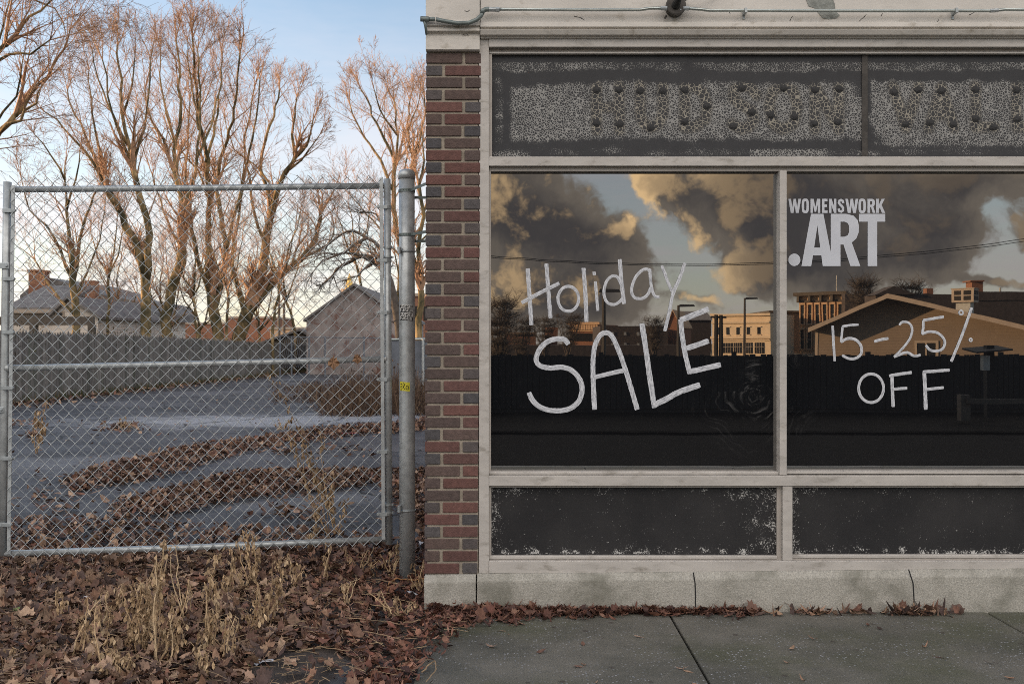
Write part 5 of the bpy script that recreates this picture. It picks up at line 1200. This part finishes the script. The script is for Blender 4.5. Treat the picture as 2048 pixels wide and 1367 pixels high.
tree('bare tree with twin leaning trunks left of the group, crown spreading to the upper left',37,[
 (27,22,[(293,668),(293,600),(290,545)]),(20,14,[(290,550),(277,500),(258,455),(235,410),(215,380)]),(11,3,[(235,412),(205,350),(180,290),(150,230),(135,180)]),(9,3,[(215,380),(190,330),(150,280),(110,240),(75,215)]),(8,2,[(205,350),(195,280),(180,200),(178,140)]),
 (19,13,[(292,560),(298,500),(295,440),(280,390),(268,340)]),(11,4,[(268,340),(255,290),(245,230),(240,160),(235,90)]),(9,3,[(280,390),(265,330),(235,260),(215,190),(205,120)]),(9,3,[(268,342),(280,280),(290,230),(300,160),(300,90)]),(7,2,[(255,290),(225,230),(195,160),(185,100)]),(7,2,[(245,232),(262,170),(270,110)])],2,(1.6,3.0),.85,.6,twr=.0075,roof=[(20,300),(70,200),(130,70),(180,35),(240,22),(310,50),(345,110)])
tree('bare tree with a curving dark trunk in the middle, tallest crown of the group',40,[
 (27,22,[(330,668),(336,610),(352,550),(364,500)]),(20,13,[(364,500),(365,440),(362,390),(350,340)]),(11,3,[(350,345),(325,280),(300,240),(290,180)]),(11,4,[(352,345),(352,280),(362,220),(360,150),(352,80),(345,30)]),(10,3,[(365,450),(380,380),(392,320),(398,260),(400,180),(395,100)]),(8,2,[(352,290),(335,230),(320,150),(322,80)]),(7,2,[(392,320),(420,250),(440,180),(445,120)]),(8,3,[(364,500),(345,460),(320,400),(305,350)]),(7,2,[(398,260),(385,180),(375,100),(380,40)])],3,(1.7,3.1),.9,.6,twr=.008,roof=[(240,140),(290,50),(345,10),(420,-5),(470,60)])
tree('bare tree with several upright trunks, reaching the top of the picture',46,[
 (28,24,[(438,690),(430,640),(424,590)]),(16,12,[(424,600),(416,520),(416,450),(420,390)]),(12,4,[(420,395),(412,320),(402,250),(393,180),(388,110),(385,50)]),(15,10,[(428,620),(445,560),(452,500),(442,440),(432,380)]),(10,4,[(432,385),(440,320),(462,260),(470,200),(480,130),(478,60)]),(13,8,[(424,600),(402,540),(388,480),(380,420)]),(8,3,[(380,420),(372,350),(375,280),(380,200)]),(10,3,[(452,500),(470,420),(490,350),(505,280),(515,220),(520,160)]),(8,2,[(412,325),(430,250),(440,170),(442,100),(430,50)]),(7,2,[(420,400),(395,340),(350,290),(330,240)])],4,(1.8,3.4),.95,.6,twr=.009,roof=[(320,60),(380,0),(430,12),(490,45),(540,90),(570,150)])
tree('large dark leaning tree with a broken sunlit limb reaching right',48,[
 (34,30,[(478,692),(486,650),(500,612)]),(26,18,[(500,615),(520,550),(532,490),(540,440)]),(15,9,[(540,440),(552,390),(570,345),(590,315)]),(9,3,[(590,315),(585,270),(592,215),(605,165)]),(9,3,[(590,315),(612,290),(625,240),(632,190),(630,150)]),(12,4,[(540,445),(535,380),(520,320),(540,250),(560,180),(565,120)]),(22,14,[(500,620),(530,582),(570,545),(600,520)]),(13,9,[(600,522),(622,490),(634,460),(641,430)]),(8,3,[(600,520),(640,500),(662,480),(668,455)]),(7,4,[(585,535),(590,505),(598,490)]),(9,3,[(532,495),(510,430),(500,370),(490,300),(500,230),(510,160)]),(7,2,[(570,345),(600,320),(640,270),(650,220)]),(6,2,[(552,390),(520,340),(470,300),(450,240)]),(14,5,[(495,640),(470,560),(465,500),(478,430),(485,380)])],5,(1.6,3.1),.9,.6,twr=.009,roof=[(470,130),(530,90),(575,100),(620,140),(650,200),(664,260),(672,330),(690,450)])
tree('bare tree with an orange sunlit crown, seen left of the brick pier',50,[
 (22,18,[(796,690),(800,600),(805,520)]),(14,10,[(805,520),(790,440),(786,380),(790,330)]),(9,3,[(790,330),(770,280),(745,230),(725,180),(710,140)]),(8,3,[(790,335),(795,270),(788,200),(780,140)]),(9,3,[(786,380),(760,320),(720,260),(700,210),(690,160)]),(12,8,[(805,520),(822,440),(820,380),(826,320)]),(8,3,[(826,320),(815,260),(820,200),(812,140)]),(8,3,[(826,320),(845,260),(850,190),(845,140)]),(7,2,[(795,270),(760,220),(745,160)]),(7,2,[(815,260),(840,200),(870,160)]),(6,2,[(805,520),(770,470),(735,430),(700,390)])],6,(1.7,3.4),1.1,.6,twr=.010,roof=[(662,210),(680,150),(705,120),(745,112),(790,125),(840,120),(880,160)])
tree('bare tree with orange limbs directly behind the gate post and pier',27,[
 (18,15,[(838,700),(836,640),(842,580)]),(12,8,[(842,580),(838,500),(845,430),(838,370)]),(9,3,[(842,560),(825,500),(812,440),(806,380),(815,310)]),(8,2,[(838,370),(850,320),(845,270)]),(8,3,[(836,640),(815,600),(800,560),(790,510)]),(7,2,[(845,430),(858,380),(872,330)]),(7,2,[(838,500),(850,470),(875,440)])],7,(.9,1.8),.6,.5,minpy=690)
tree('twisted dark tree with tangled drooping twigs over the whitewashed shed',33,[
 (24,18,[(800,720),(797,650),(785,590),(772,545)]),(13,6,[(772,545),(750,520),(725,512),(700,520),(675,540),(655,560)]),(11,4,[(780,570),(762,500),(735,475),(705,462),(680,470),(655,490)]),(9,3,[(735,475),(705,490),(690,505),(670,508)]),(8,3,[(750,520),(730,540),(705,555)]),(8,3,[(762,500),(770,460),(750,430),(730,425)]),(7,3,[(725,512),(690,505),(650,520),(625,545)])],8,(.7,1.7),1.0,-.15,'darktwig',55,.006,700,.12,barkm='darktwig',k2=6,k3=4)
tree('near bare tree whose sunlit limbs reach in from the left edge',20,[
 (30,26,[(-210,640),(-200,560),(-180,480)]),(22,12,[(-180,490),(-110,380),(-40,300),(0,265),(30,230)]),(12,3,[(30,232),(60,190),(95,150),(125,100),(140,60)]),(10,3,[(0,265),(40,240),(70,205),(85,170)]),(20,10,[(-180,480),(-150,330),(-80,220),(-20,130),(10,90)]),(10,3,[(10,92),(40,50),(80,20),(110,-20)]),(9,3,[(-20,130),(20,110),(60,105),(100,80)]),(9,3,[(-80,225),(-30,150),(5,60),(20,0)]),(8,2,[(-40,300),(10,225),(40,160),(50,100)]),(16,6,[(-165,400),(-150,250),(-90,100),(-40,10),(-10,-40)]),(7,2,[(-10,-40),(50,-10),(110,20),(130,60)])],9,(1.0,2.0),1.0,.25,twr=.0048,spread=45)
for bx_,lab,sd_ in ((400,'tangled leafless shrub behind the fence below the curving trunk',71),(520,'tangled leafless shrub at the foot of the large leaning tree',72),(335,'leafless shrub between the twin trunks and the middle tree',73),(250,'leafless shrub before the long sloping house roof',74)):
    tree(lab,56,[(7,5,[(bx_,672),(bx_-4,640),(bx_-14,600)]),(5,2,[(bx_,660),(bx_+16,620),(bx_+24,570)]),(5,2,[(bx_-4,640),(bx_-30,600),(bx_-44,560)]),(5,2,[(bx_-14,600),(bx_-16,560),(bx_-8,520)]),(5,2,[(bx_,660),(bx_+30,630),(bx_+52,600)])],sd_,(1.4,2.8),1.0,.3,'twig',48,.009,690,.05,name='bare_shrub',cat='shrub',group='leafless shrubs behind the fence')
for i,(bx_,tp,lab) in enumerate((((395,668),(388,500),'thin sapling between the dark trunks in the middle'),((455,662),(470,480),'thin sapling behind the several-trunked tree'),((545,660),(600,430),'thin young tree right of the large leaning one'),((215,660),(235,430),'thin sapling right of the sunlit orange trunk'),((590,655),(560,540),'small shrubby tree near the utility poles'),((725,600),(700,420),'thin young tree behind the whitewashed shed'))):
    dx=(tp[0]-bx_[0]); dy=tp[1]-bx_[1]; mid=(bx_[0]+dx*.4-6,bx_[1]+dy*.45)
    tree(lab,40+i*2,[(8,6,[bx_,mid]),(6,2,[mid,(bx_[0]+dx*.7,bx_[1]+dy*.75),tp]),(5,2,[mid,(mid[0]-18,mid[1]-40),(mid[0]-35,mid[1]-90)]),(5,2,[mid,(mid[0]+18,mid[1]-45),(mid[0]+30,mid[1]-100)])],40+i,(1.2,2.4),.9,.4,'twig',45,.007)

# ---------------------------------------------------------------- the other side of the street (seen in the shop windows)
def mbox(mb,px0,px1,py0,py1,d,depth,zb=None,col=(1,1,1)):   # face turned to the shop at y=-d, body going away
    a=M_(px0,py1,d); b=M_(px1,py0,d); mb.box(a.x,b.x,-d-depth,-d,(a.z if zb is None else zb),b.z,col)
rs=random.Random(31)
sfc=thing('street_fence','black screened fence across the street','fence',(0,-11,0))
m=MB(); a=M_(400,709,11.0); m.box(-26,34,-11.04,-11.0,-.12,1.18)
x=-26.0
while x<34:
    w=rs.uniform(.10,.16); m.box(x,x+w-.012,-10.995,-10.975,0,1.18+rs.uniform(.0,.05)); x+=w
build(m,'screen',MT['blackfence'],sfc)
for i in range(21):
    m=MB(); x=-25+i*3.0; m.box(x-.05,x+.05,-11.12,-11.05,0,1.28); build(m,'post',MT['blackfence'],sfc)
# beige house
D=46.0; E_=2*5.66+D
bh=thing('beige_house','low beige clapboard house with a broad gable behind the black fence','house',((M_(1835,600,D)).x,-D,0))
pk=M_(1778,590,D); le=M_(1640,664,D); re=M_(2035,668,D)
zl=pk.z-(pk.x-le.x)*(M_(0,590,D).z-M_(0,657,D).z)/(M_(1778,0,D).x-M_(1632,0,D).x); zr=pk.z-(re.x-pk.x)*(M_(0,590,D).z-M_(0,661,D).z)/(M_(2046,0,D).x-M_(1778,0,D).x)
m=MB(); m.prism([(le.x,-D,-.15),(le.x,-D,zl-.12),(pk.x,-D,pk.z-.12),(re.x,-D,zr-.12),(re.x,-D,-.15)],(0,-11,0)); build(m,'wall',MT['beige'],bh)
m=MB()
for x0,px0,py0 in ((le.x,1629,658),(re.x,2047,662)):
    e=M_(px0,py0,D); up=Vector((0,0,.16)); Dv=Vector((0,-13.3,0)); p0=Vector((pk.x,-D+1.5,pk.z-.1)); p1=Vector((e.x,-D+1.5,e.z-.1)); m.hexa([p0,p1,p1+Dv,p0+Dv,p0+up,p1+up,p1+up+Dv,p0+up+Dv])
rf_=build(m,'roof',MT['shingle'],bh)
m=MB()
for px0,py0 in ((1629,658),(2047,662)):
    e=M_(px0,py0,D); p0=Vector((pk.x,-D+1.51,pk.z-.18)); p1=Vector((e.x,-D+1.51,e.z-.18)); m.hexa([p0,p1,p1+Vector((0,.03,0)),p0+Vector((0,.03,0)),p0+Vector((0,0,.26)),p1+Vector((0,0,.26)),p1+Vector((0,.03,.26)),p0+Vector((0,.03,.26))])
m.box(re.x-.16,re.x+.01,-D+.005,-D+.03,-.1,zr-.15); m.box(le.x-.01,le.x+.14,-D+.005,-D+.03,-.1,zl-.15); build(m,'trim_board',MT['trim'],bh)
a=M_(1834,725,D); b=M_(1868,686,D); m=MB()
for q in ((a.x-.13,a.x,a.z,b.z+.13),(b.x,b.x+.13,a.z,b.z+.13),(a.x,b.x,b.z,b.z+.13),((a.x+b.x)/2-.04,(a.x+b.x)/2+.04,a.z,b.z)): m.box(q[0],q[1],-D+.004,-D+.06,q[2],q[3])
w=build(m,'window',MT['trim'],bh); m=MB(); m.box(a.x,b.x,-D+.002,-D+.03,a.z,b.z); build(m,'pane',MT['glassdark'],w)
bh.rotation_euler.z=R(20)
# rooftop cooler units on the house
ac=thing('rooftop_cooler','boxy grey rooftop air unit with louvred sides above the beige house','air unit',tuple(M_(1932,622,D+4)))
c=M_(1930,605,D+4.0); ang=R(38); ax=(math.cos(ang),math.sin(ang)); ay=(-math.sin(ang),math.cos(ang)); z0=M_(0,604,D+4).z; z1=M_(0,578,D+4).z
m=MB(); m.obox((c.x,c.y),ax,ay,.64,.58,z0,z1); m.obox((c.x,c.y),ax,ay,.68,.62,z1,z1+.05); build(m,'cabinet',MT['trim'],ac)
m=MB(); m.obox((c.x,c.y),ax,ay,.42,.40,z0-1.3,z0); build(m,'duct',MT['sheet'],ac)
for sx,sy in ((-.28,1),(.28,1)):
    for z in (.12,.44):
        m=MB(); m.obox((c.x+ax[0]*sx+ay[0]*.59,c.y+ax[1]*sx+ay[1]*.59),ax,ay,.2,.012,z0+z,z0+z+.26); build(m,'louvre',MT['blackfence'],ac)
for sy in (-.26,.26):
    for z in (.12,.44):
        for s in (-1,1):
            m=MB(); m.obox((c.x+ax[0]*.645*s+ay[0]*sy,c.y+ax[1]*.645*s+ay[1]*sy),ax,ay,.012,.19,z0+z,z0+z+.26); build(m,'louvre',MT['blackfence'],ac)
# dark brick warehouse behind the house
wh=thing('dark_warehouse','long dark brick building behind the beige house','building',(M_(1900,0,80).x,-80,0))
m=MB(); mbox(m,1752,2300,588,690,80,3,-.2); mbox(m,1930,2300,595-12,600,79.9,.3); build(m,'wall',MT['darkbrick'],wh)
a=M_(1750,588,79.7); p=M_(1789,571,79.7); b=M_(1832,588,79.7); m=MB(); m.prism([a,b,p],(0,-2.5,0)); build(m,'gable',MT['darkbrick'],wh)
m=MB(); mbox(m,1944,1966,562,590,80.5,1.2); mbox(m,1941,1969,560,563,80.3,1.6); build(m,'chimney',MT['redbrick'],wh)
m=MB(); mbox(m,1853,1866,576,590,80.5,.8); build(m,'chimney',MT['redbrick'],wh)
m=MB(); a=M_(2000,588,80.5); m.tube([(a.x,-80.5,a.z-.5),(a.x,-80.5,a.z+.6)],.09,8); build(m,'vent_pipe',MT['sheet'],wh)
# tall row building, turned a little towards the west
rbq=thing('row_building','tall ochre row building with bracketed cornice and narrow windows','building',(M_(1645,0,120).x,-120,0))
PL=M_(1599,700,122); PR=M_(1688,700,119); dv=(PR-PL); dv.z=0; Lw=dv.length; u=dv/Lw; nrm=Vector((-u.y,u.x,0)); 
if nrm.y<0: nrm=-nrm
ztop=M_(0,588,120).z
def fb(mb,s0,s1,z0,z1,d0,d1):
    q=[]
    for z in (z0,z1):
        for s,d in ((s0,d1),(s1,d1),(s1,d0),(s0,d0)): p_=PL+u*s+nrm*d; q.append((p_.x,p_.y,z))
    mb.hexa(q)
m=MB(); fb(m,0,Lw,-.2,ztop,-18,0); build(m,'wall',MT['lightbrick'],rbq)
m=MB(); fb(m,Lw+.02,Lw+.25,-.2,ztop+.1,-18,-.05); build(m,'shaded_side_wall',MT['darkbrick'],rbq)  # side away from the sun, its shade put into a dark wall colour
cor=MB(); fb(cor,-.6,Lw+.5,ztop-.1,ztop+.35,-.5,.9); fb(cor,-.3,Lw+.3,ztop-1.0,ztop-.75,0,.25); co_=build(cor,'cornice',MT['oldwood'],rbq)
for i in range(5): m=MB(); s=Lw*i/4; fb(m,s-.16,s+.16,ztop-.9,ztop-.1,.02,.75); build(m,'bracket',MT['oldwood'],co_)
H=ztop
nwin=6
for lvl,(zb_,zt_) in enumerate(((H-3.9,H-1.35),(H-7.2,H-4.7))):
    for i in range(nwin):
        s=Lw*(i+.5)/nwin; m=MB(); hw=Lw/nwin*.24
        fb(m,s-hw-.14,s-hw,zb_,zt_+.25,.0,.35); fb(m,s+hw,s+hw+.14,zb_,zt_+.25,.0,.35); fb(m,s-hw-.14,s+hw+.14,zt_+.02,zt_+.27,.004,.45); fb(m,s-hw-.2,s+hw+.2,zb_-.14,zb_,.0,.4)
        w=build(m,'window',MT['lightbrick'],rbq); m=MB(); fb(m,s-hw,s+hw,zb_,zt_,.01,.06); build(m,'pane',MT['glassdark'],w); m=MB(); fb(m,s-hw,s+hw,(zb_+zt_)/2-.05,(zb_+zt_)/2+.05,.065,.1); build(m,'sash',MT['trim'],w)
m=MB(); fb(m,-.2,Lw+.2,H-8.3,H-7.9,0,.5); fb(m,.2,Lw-.2,H-9.6,H-8.5,.02,.12); build(m,'shop_fascia',MT['cream'],rbq)
m=MB(); a=M_(1673,590,121); m.tube([(a.x,-121,ztop),(a.x,-121,ztop+2.6)],.05,6); m.tube([(a.x-.3,-121,ztop+1.2),(a.x+.3,-121,ztop+1.2)],.03,5); build(m,'antenna',MT['sheet'],rbq)
db=thing('dark_brick_building','plain dark brick building between the cream and the ochre fronts, and the shaded side of the ochre one in dark brick','building',(M_(1575,0,130).x,-130,0))
m=MB(); mbox(m,1540,1600,624,720,134,15,-.2); mbox(m,1690,1756,587,720,117,1.5,-.2); build(m,'wall',MT['darkbrick'],db)  # second box: row building's shaded side, the shade painted as dark brick
m=MB(); mbox(m,1538,1602,621,624.5,133.8,15.3); build(m,'parapet',MT['oldwood'],db)
# cream two-storey shop
cb_=thing('cream_shop','cream two-storey corner shop with five small upper windows','building',(M_(1488,0,110).x,-110,0))
d=110.0
m=MB(); mbox(m,1423,1540,630,720,d,14,-.2); build(m,'wall',MT['cream'],cb_)
m=MB(); mbox(m,1421,1542,626.5,631,d-.35,14.5); mbox(m,1423,1540,642,646,d-.25,.25); mbox(m,1421,1542,672,677,d-.3,.3); mbox(m,1423,1540,679,681,d-.2,.2); build(m,'cornice',MT['cream'],cb_)
for px in (1435,1455.5,1475.5,1496.5,1518):
    m=MB(); a=M_(px-3.2,669,d); b=M_(px+3.2,654,d)
    m.box(a.x-.08,b.x+.08,-d,-d+.10,a.z-.1,a.z); m.box(a.x-.08,b.x+.08,-d,-d+.12,b.z,b.z+.1); w=build(m,'window',MT['cream'],cb_); m=MB(); m.box(a.x,b.x,-d,-d+.04,a.z,b.z); build(m,'pane',MT['glassdark'],w)
for p0,p1 in ((1446,1466),(1468,1484),(1488,1506),(1510,1528),(1426,1429)):
    m=MB(); a=M_(p0,706,d); b=M_(p1,685,d); m.box(a.x,b.x,-d,-d+.05,a.z,b.z); w=build(m,'shop_window',MT['glassdark'],cb_)
    if p1-p0>10:
        m=MB()
        for k in range(1,4): x=a.x+(b.x-a.x)*k/4; m.box(x-.02,x+.02,-d+.05,-d+.08,a.z,b.z)
        m.box(a.x,b.x,-d+.05,-d+.08,(a.z*.4+b.z*.6)-.02,(a.z*.4+b.z*.6)+.02); build(m,'glazing_bar',MT['trim'],w)
m=MB(); mbox(m,1484,1488,626,632,d+4,1); build(m,'roof_vent',MT['trim'],cb_)
cb_.rotation_euler.z=R(27)
# dark houses, church gable and the far brick blocks further left
def far(name,label,px0,px1,py,d,mt,depth=14,roof=None,cat='building'):
    t=thing(name,label,cat,((M_((px0+px1)/2,0,d)).x,-d,0)); m=MB(); mbox(m,px0,px1,py,720,d,depth,-.3); build(m,'wall',mt,t)
    if roof:
        a=M_(px0-3,py,d); b=M_(px1+3,py,d); zt=M_(0,roof,d).z; m=MB(); m.prism([(a.x,-d+.4,a.z),(a.x,-d-depth-.4,a.z),(a.x,-d-depth/2,zt)],(b.x-a.x,0,0)); build(m,'roof',MT['shingle'],t)
    return t
far('dark_house','dark house with a pitched roof left of the cream shop',1352,1422,640,165,MT['darkbrick'],12,620,'house')
fh=far('dark_row','long dark row of flats with a few pale windows, left of the church gable',1200,1336,652,140,MT['darkbrick'])
for k in range(4):
    for z in (664,686): 
        m=MB(); a=M_(1222+k*26,z+7,140); b=M_(1227+k*26,z,140); m.box(a.x,b.x,-139.99,-139.9,a.z,b.z); build(m,'window',MT['sheet'],fh)
chq=thing('church_gable','brick church gable with orange sunlit edges between two dark roofs','church',(M_(1346,0,150).x,-150,0))
d=150.0; a=M_(1334,652,d); b=M_(1362,652,d); p=M_(1346,621,d); m=MB(); m.prism([(a.x,-d,-.2),(a.x,-d,a.z),(p.x,-d,p.z),(b.x,-d,b.z),(b.x,-d,-.2)],(0,-12,0)); build(m,'wall',MT['redbrick'],chq)
m=MB()
for e in (a,b):
    p0=Vector((p.x,-d+.3,p.z)); p1=Vector((e.x,-d+.3,e.z))+(Vector((e.x,-d+.3,e.z))-p0)*.12; up=Vector((0,0,.22)); Dv=Vector((0,-12.6,0)); m.hexa([p0,p1,p1+Dv,p0+Dv,p0+up,p1+up,p1+up+Dv,p0+up+Dv])
build(m,'roof',MT['lightbrick'],chq)
chq.rotation_euler.z=R(18)
hb=thing('hotel_block','sunlit brick block with an arcaded orange cornice, far off behind the leafless thicket','building',(M_(1168,0,190).x,-190,0))
HL=M_(1140,700,189); HR=M_(1197,700,186.5); PL=HL; dv=(HR-HL); dv.z=0; Lw=dv.length; u=dv/Lw; nrm=Vector((-u.y,u.x,0)); 
if nrm.y<0: nrm=-nrm
ztop=M_(0,649,187).z
m=MB(); fb(m,0,Lw,-.3,ztop,-12,0); build(m,'wall',MT['redbrick'],hb)
m=MB(); fb(m,-.5,Lw+.4,ztop,ztop+.5,-.5,.8); fb(m,0,Lw,ztop-1.4,ztop-1.1,0,.3); co_=build(m,'cornice',MT['lightbrick'],hb)
for i in range(12): m=MB(); s=Lw*(i+.5)/12; fb(m,s-.2,s+.2,ztop-1.1,ztop,.0,.6); build(m,'bracket',MT['lightbrick'],co_)
for zb_ in (ztop-3.3,ztop-5.6):
    for i in range(10): s=Lw*(i+.5)/10; m=MB(); fb(m,s-.28,s+.28,zb_,zb_+1.5,.0,.06); build(m,'window',MT['glassdark'],hb)
blk=far('low_brick_block','low brick block with a bright sunlit parapet at the far left of the window',1013,1072,667,170,MT['redbrick'],12); m=MB(); mbox(m,1010,1073,664.5,667.5,169.6,13); build(m,'parapet',MT['lightbrick'],blk)
far('long_low_building','very long low dark building just above the black fence, left half of the window',975,1420,690,90,MT['darkbrick'],6)
far('small_brick_building','small brick building between the low block and the arcaded one',1094,1116,655,175,MT['redbrick'],10)
# street lamps
def lampp(label,px,d,top,arm,zg=-.15):
    a=M_(px,top,d); t=thing('street_lamp',label,'street lamp',(a.x,-d,0),'street lamps across the road'); m=MB(); m.tube([(a.x,-d,zg),(a.x,-d,a.z)],[.10,.065],8); build(m,'pole',MT['darkmetal'],t)
    e=M_(px+arm,top+1,d); m=MB(); m.tube([(a.x,-d,a.z-.05),(e.x,-d,a.z-.02)],.035,6); build(m,'arm',MT['darkmetal'],t)
    m=MB(); m.hexa([(e.x-.45,-d-.14,a.z-.09),(e.x+.35,-d-.12,a.z-.07),(e.x+.35,-d+.12,a.z-.07),(e.x-.45,-d+.14,a.z-.09),(e.x-.4,-d-.1,a.z+.04),(e.x+.3,-d-.08,a.z+.03),(e.x+.3,-d+.08,a.z+.03),(e.x-.4,-d+.1,a.z+.04)]); build(m,'lamp_head',MT['darkmetal'],t); return t
lampp('nearest street lamp, dark pole with a flat head, behind the hand painted word',1207,26,580,14); lampp('street lamp with a sunlit pole beside the church gable',1357,40,610,18); lampp('slender street lamp standing before the cream shop',1489,52,595.5,15)
for px,lab in ((1432,'dark utility pole before the left end of the cream shop, the left of a pair'),(1442,'dark utility pole before the left end of the cream shop, the right of a pair')):
    a=M_(px,629,60); t=thing('utility_pole',lab,'pole',(a.x,-60,0),'utility poles across the road'); m=MB(); m.tube([(a.x,-60,-.2),(a.x,-60,a.z)],[.17,.14],8); build(m,'pole',MT['blackfence'],t); m=MB(); m.box(a.x-.4,a.x+.4,-60.06,-59.94,a.z-.25,a.z-.12); build(m,'crossarm',MT['blackfence'],t)
# meter post with flat solar panel, and a low wooden guard rail
D=8.6; a=M_(1978,690,D)
so=thing('solar_post','dark post with a flat solar panel and small grey box, across the street','post',(a.x,-D,0))
m=MB(); m.box(a.x-.075,a.x+.075,-D-.075,-D+.075,-.01,a.z); build(m,'post',MT['blackfence'],so)
l=M_(1938,696,D); r_=M_(2008,693,D); m=MB(); m.hexa([(l.x,-D-.3,l.z-.03),(r_.x,-D-.3,r_.z+.0),(r_.x,-D+.35,r_.z-.07),(l.x,-D+.35,l.z-.10),(l.x,-D-.3,l.z),(r_.x,-D-.3,r_.z+.03),(r_.x,-D+.35,r_.z-.04),(l.x,-D+.35,l.z-.07)]); build(m,'solar_panel',MT['blackfence'],so)
a2=M_(1967,740,D-.2); b2=M_(1980,711,D-.2); m=MB(); m.box(a2.x,b2.x,-D+.08,-D+.2,a2.z,b2.z); build(m,'box',MT['sheet'],so)
gr=thing('guard_rail','low wooden guard rail on short posts across the street','guard rail',(M_(1927,0,8.0).x,-8,0))
z=M_(0,801,8).z
for px in (1927,2150,2370):
    a=M_(px,789,8.0); m=MB(); m.box(a.x-.09,a.x+.09,-8.09,-7.91,-.02,a.z); build(m,'post',MT['oldwood'],gr)
a=M_(1927,801,8); b=M_(2400,801,8); m=MB(); m.box(a.x,b.x,-7.905,-7.86,z-.05,z+.05); build(m,'rail',MT['oldwood'],gr)
# overhead wires
for k,(ya,ym,yb) in enumerate(((511,526,478),(514,529,483))):
    m=MB(); pts=[]
    for i in range(25):
        px=300+2700*i/24; t=(px-980)/1068.0; py=ya*(1-t)*(1-2*t)+ym*4*t*(1-t)+yb*t*(2*t-1); pts.append(M_(px,py,14.0))
    m.tube(pts,.011,4,False); tag(build(m,'overhead_wire',MT['black'],loc=tuple(pts[0])),('upper' if k==0 else 'lower')+' of two black overhead wires sagging across the cloudy sky','wire','overhead wires over the street')
# thicket seen at the left of the window
def mirror_tree(label,px,d,top,wid,seed,lean=0,grp_='bare trees across the street'):
    r=random.Random(seed); b=M_(px,700,d); t=thing('bare_tree',label,'tree',(b.x,-d,0),grp_); H=M_(0,top,d).z; mt=MB(); mc=MB()
    W_=abs(M_(px+wid,0,d).x-b.x)
    for s in range(10):
        ang=r.uniform(-1,1); p=Vector((b.x,-d,-.2)); pts=[p]; d_=Vector((ang*W_*.9,r.uniform(-.5,.5)*W_,H*1.0))
        for i in range(1,9): pts.append(p+Vector((d_.x*(i/8)**1.2,d_.y*(i/8)**1.2,d_.z*i/8*r.uniform(.97,1.03)))+Vector((r.gauss(0,.05),r.gauss(0,.05),0))*H*.25)
        mt.tube(pts,[.016*H*(1-.85*i/8) for i in range(9)],5)
        for k in range(44):
            i=r.randint(3,8); q=pts[i]; L=H*r.uniform(.10,.24)
            dd=Vector((r.gauss(0,.8),r.gauss(0,.8),r.uniform(.1,1))).normalized(); e=q+dd*L; mid=q+dd*L*.5+Vector((r.gauss(0,.04),0,r.gauss(0,.04)))*H*.3; mc.tube([q,mid,e],[.004*H,.003*H,.0015*H],3,False)
            for z in range(5):
                f=r.uniform(.3,1); qq=q.lerp(e,f); mc.tube([qq,qq+Vector((r.gauss(0,.7),r.gauss(0,.7),r.uniform(0,1))).normalized()*L*.45],[.002*H,.001*H],3,False)
    build(mt,'trunk',MT['darktwig'],t); build(mc,'crown',MT['darktwig'],t)
mirror_tree('tall dark thicket of bare stems at the left end of the shop window',998,30,605,34,1); mirror_tree('second bare thicket just right of the tallest one',1042,40,640,30,2); mirror_tree('wide leafless crown above the small brick building',1092,70,640,34,3); mirror_tree('leafless crown leaning over the arcaded brick block',1135,75,633,30,4)
mirror_tree('bare branches rising behind the peak of the beige house',1720,95,570,26,5); mirror_tree('thin bare branches right of the beige peak',1822,96,574,24,6); mirror_tree('scrubby bare bush low beside the church gable',1310,60,640,24,7)
# unseen buildings added left of the frame, sized and gapped to shade lot and street
def block(label,x0,x1,y0,y1,h,mt,seed):
    t=thing('shade_building',label,'building',((x0+x1)/2,(y0+y1)/2,0)); m=MB(); m.box(x0,x1,y0,y1,-.2,h); build(m,'wall',mt,t)
    m=MB(); m.box(x0-.2,x1+.2,y0-.2,y1+.2,h,h+.35); build(m,'parapet',MT['plinth'],t)
    z=1.0
    while z<h-2:
        y=y0+1.2
        while y<y1-2.4: m=MB(); m.box(x1+.002,x1+.06,y,y+1.3,z,z+1.7); build(m,'window',MT['glassdark'],t); y+=3.4
        z+=3.4
block('tall brick building added beyond the left edge to shade the street',-60,-45,-8,21.5,15.0,MT['wallbrick'],1)
block('middle brick building added beyond the left edge to shade the lot',-60,-45,21.8,39,9.5,MT['redbrick'],2)
block('low building added beyond the left edge to leave a gap of sun above it',-60,-45,39.3,43,5.8,MT['cream'],3)
block('long brick building added beyond the left edge to shade the far part of the lot',-60,-45,43.3,84,9.5,MT['wallbrick'],4)
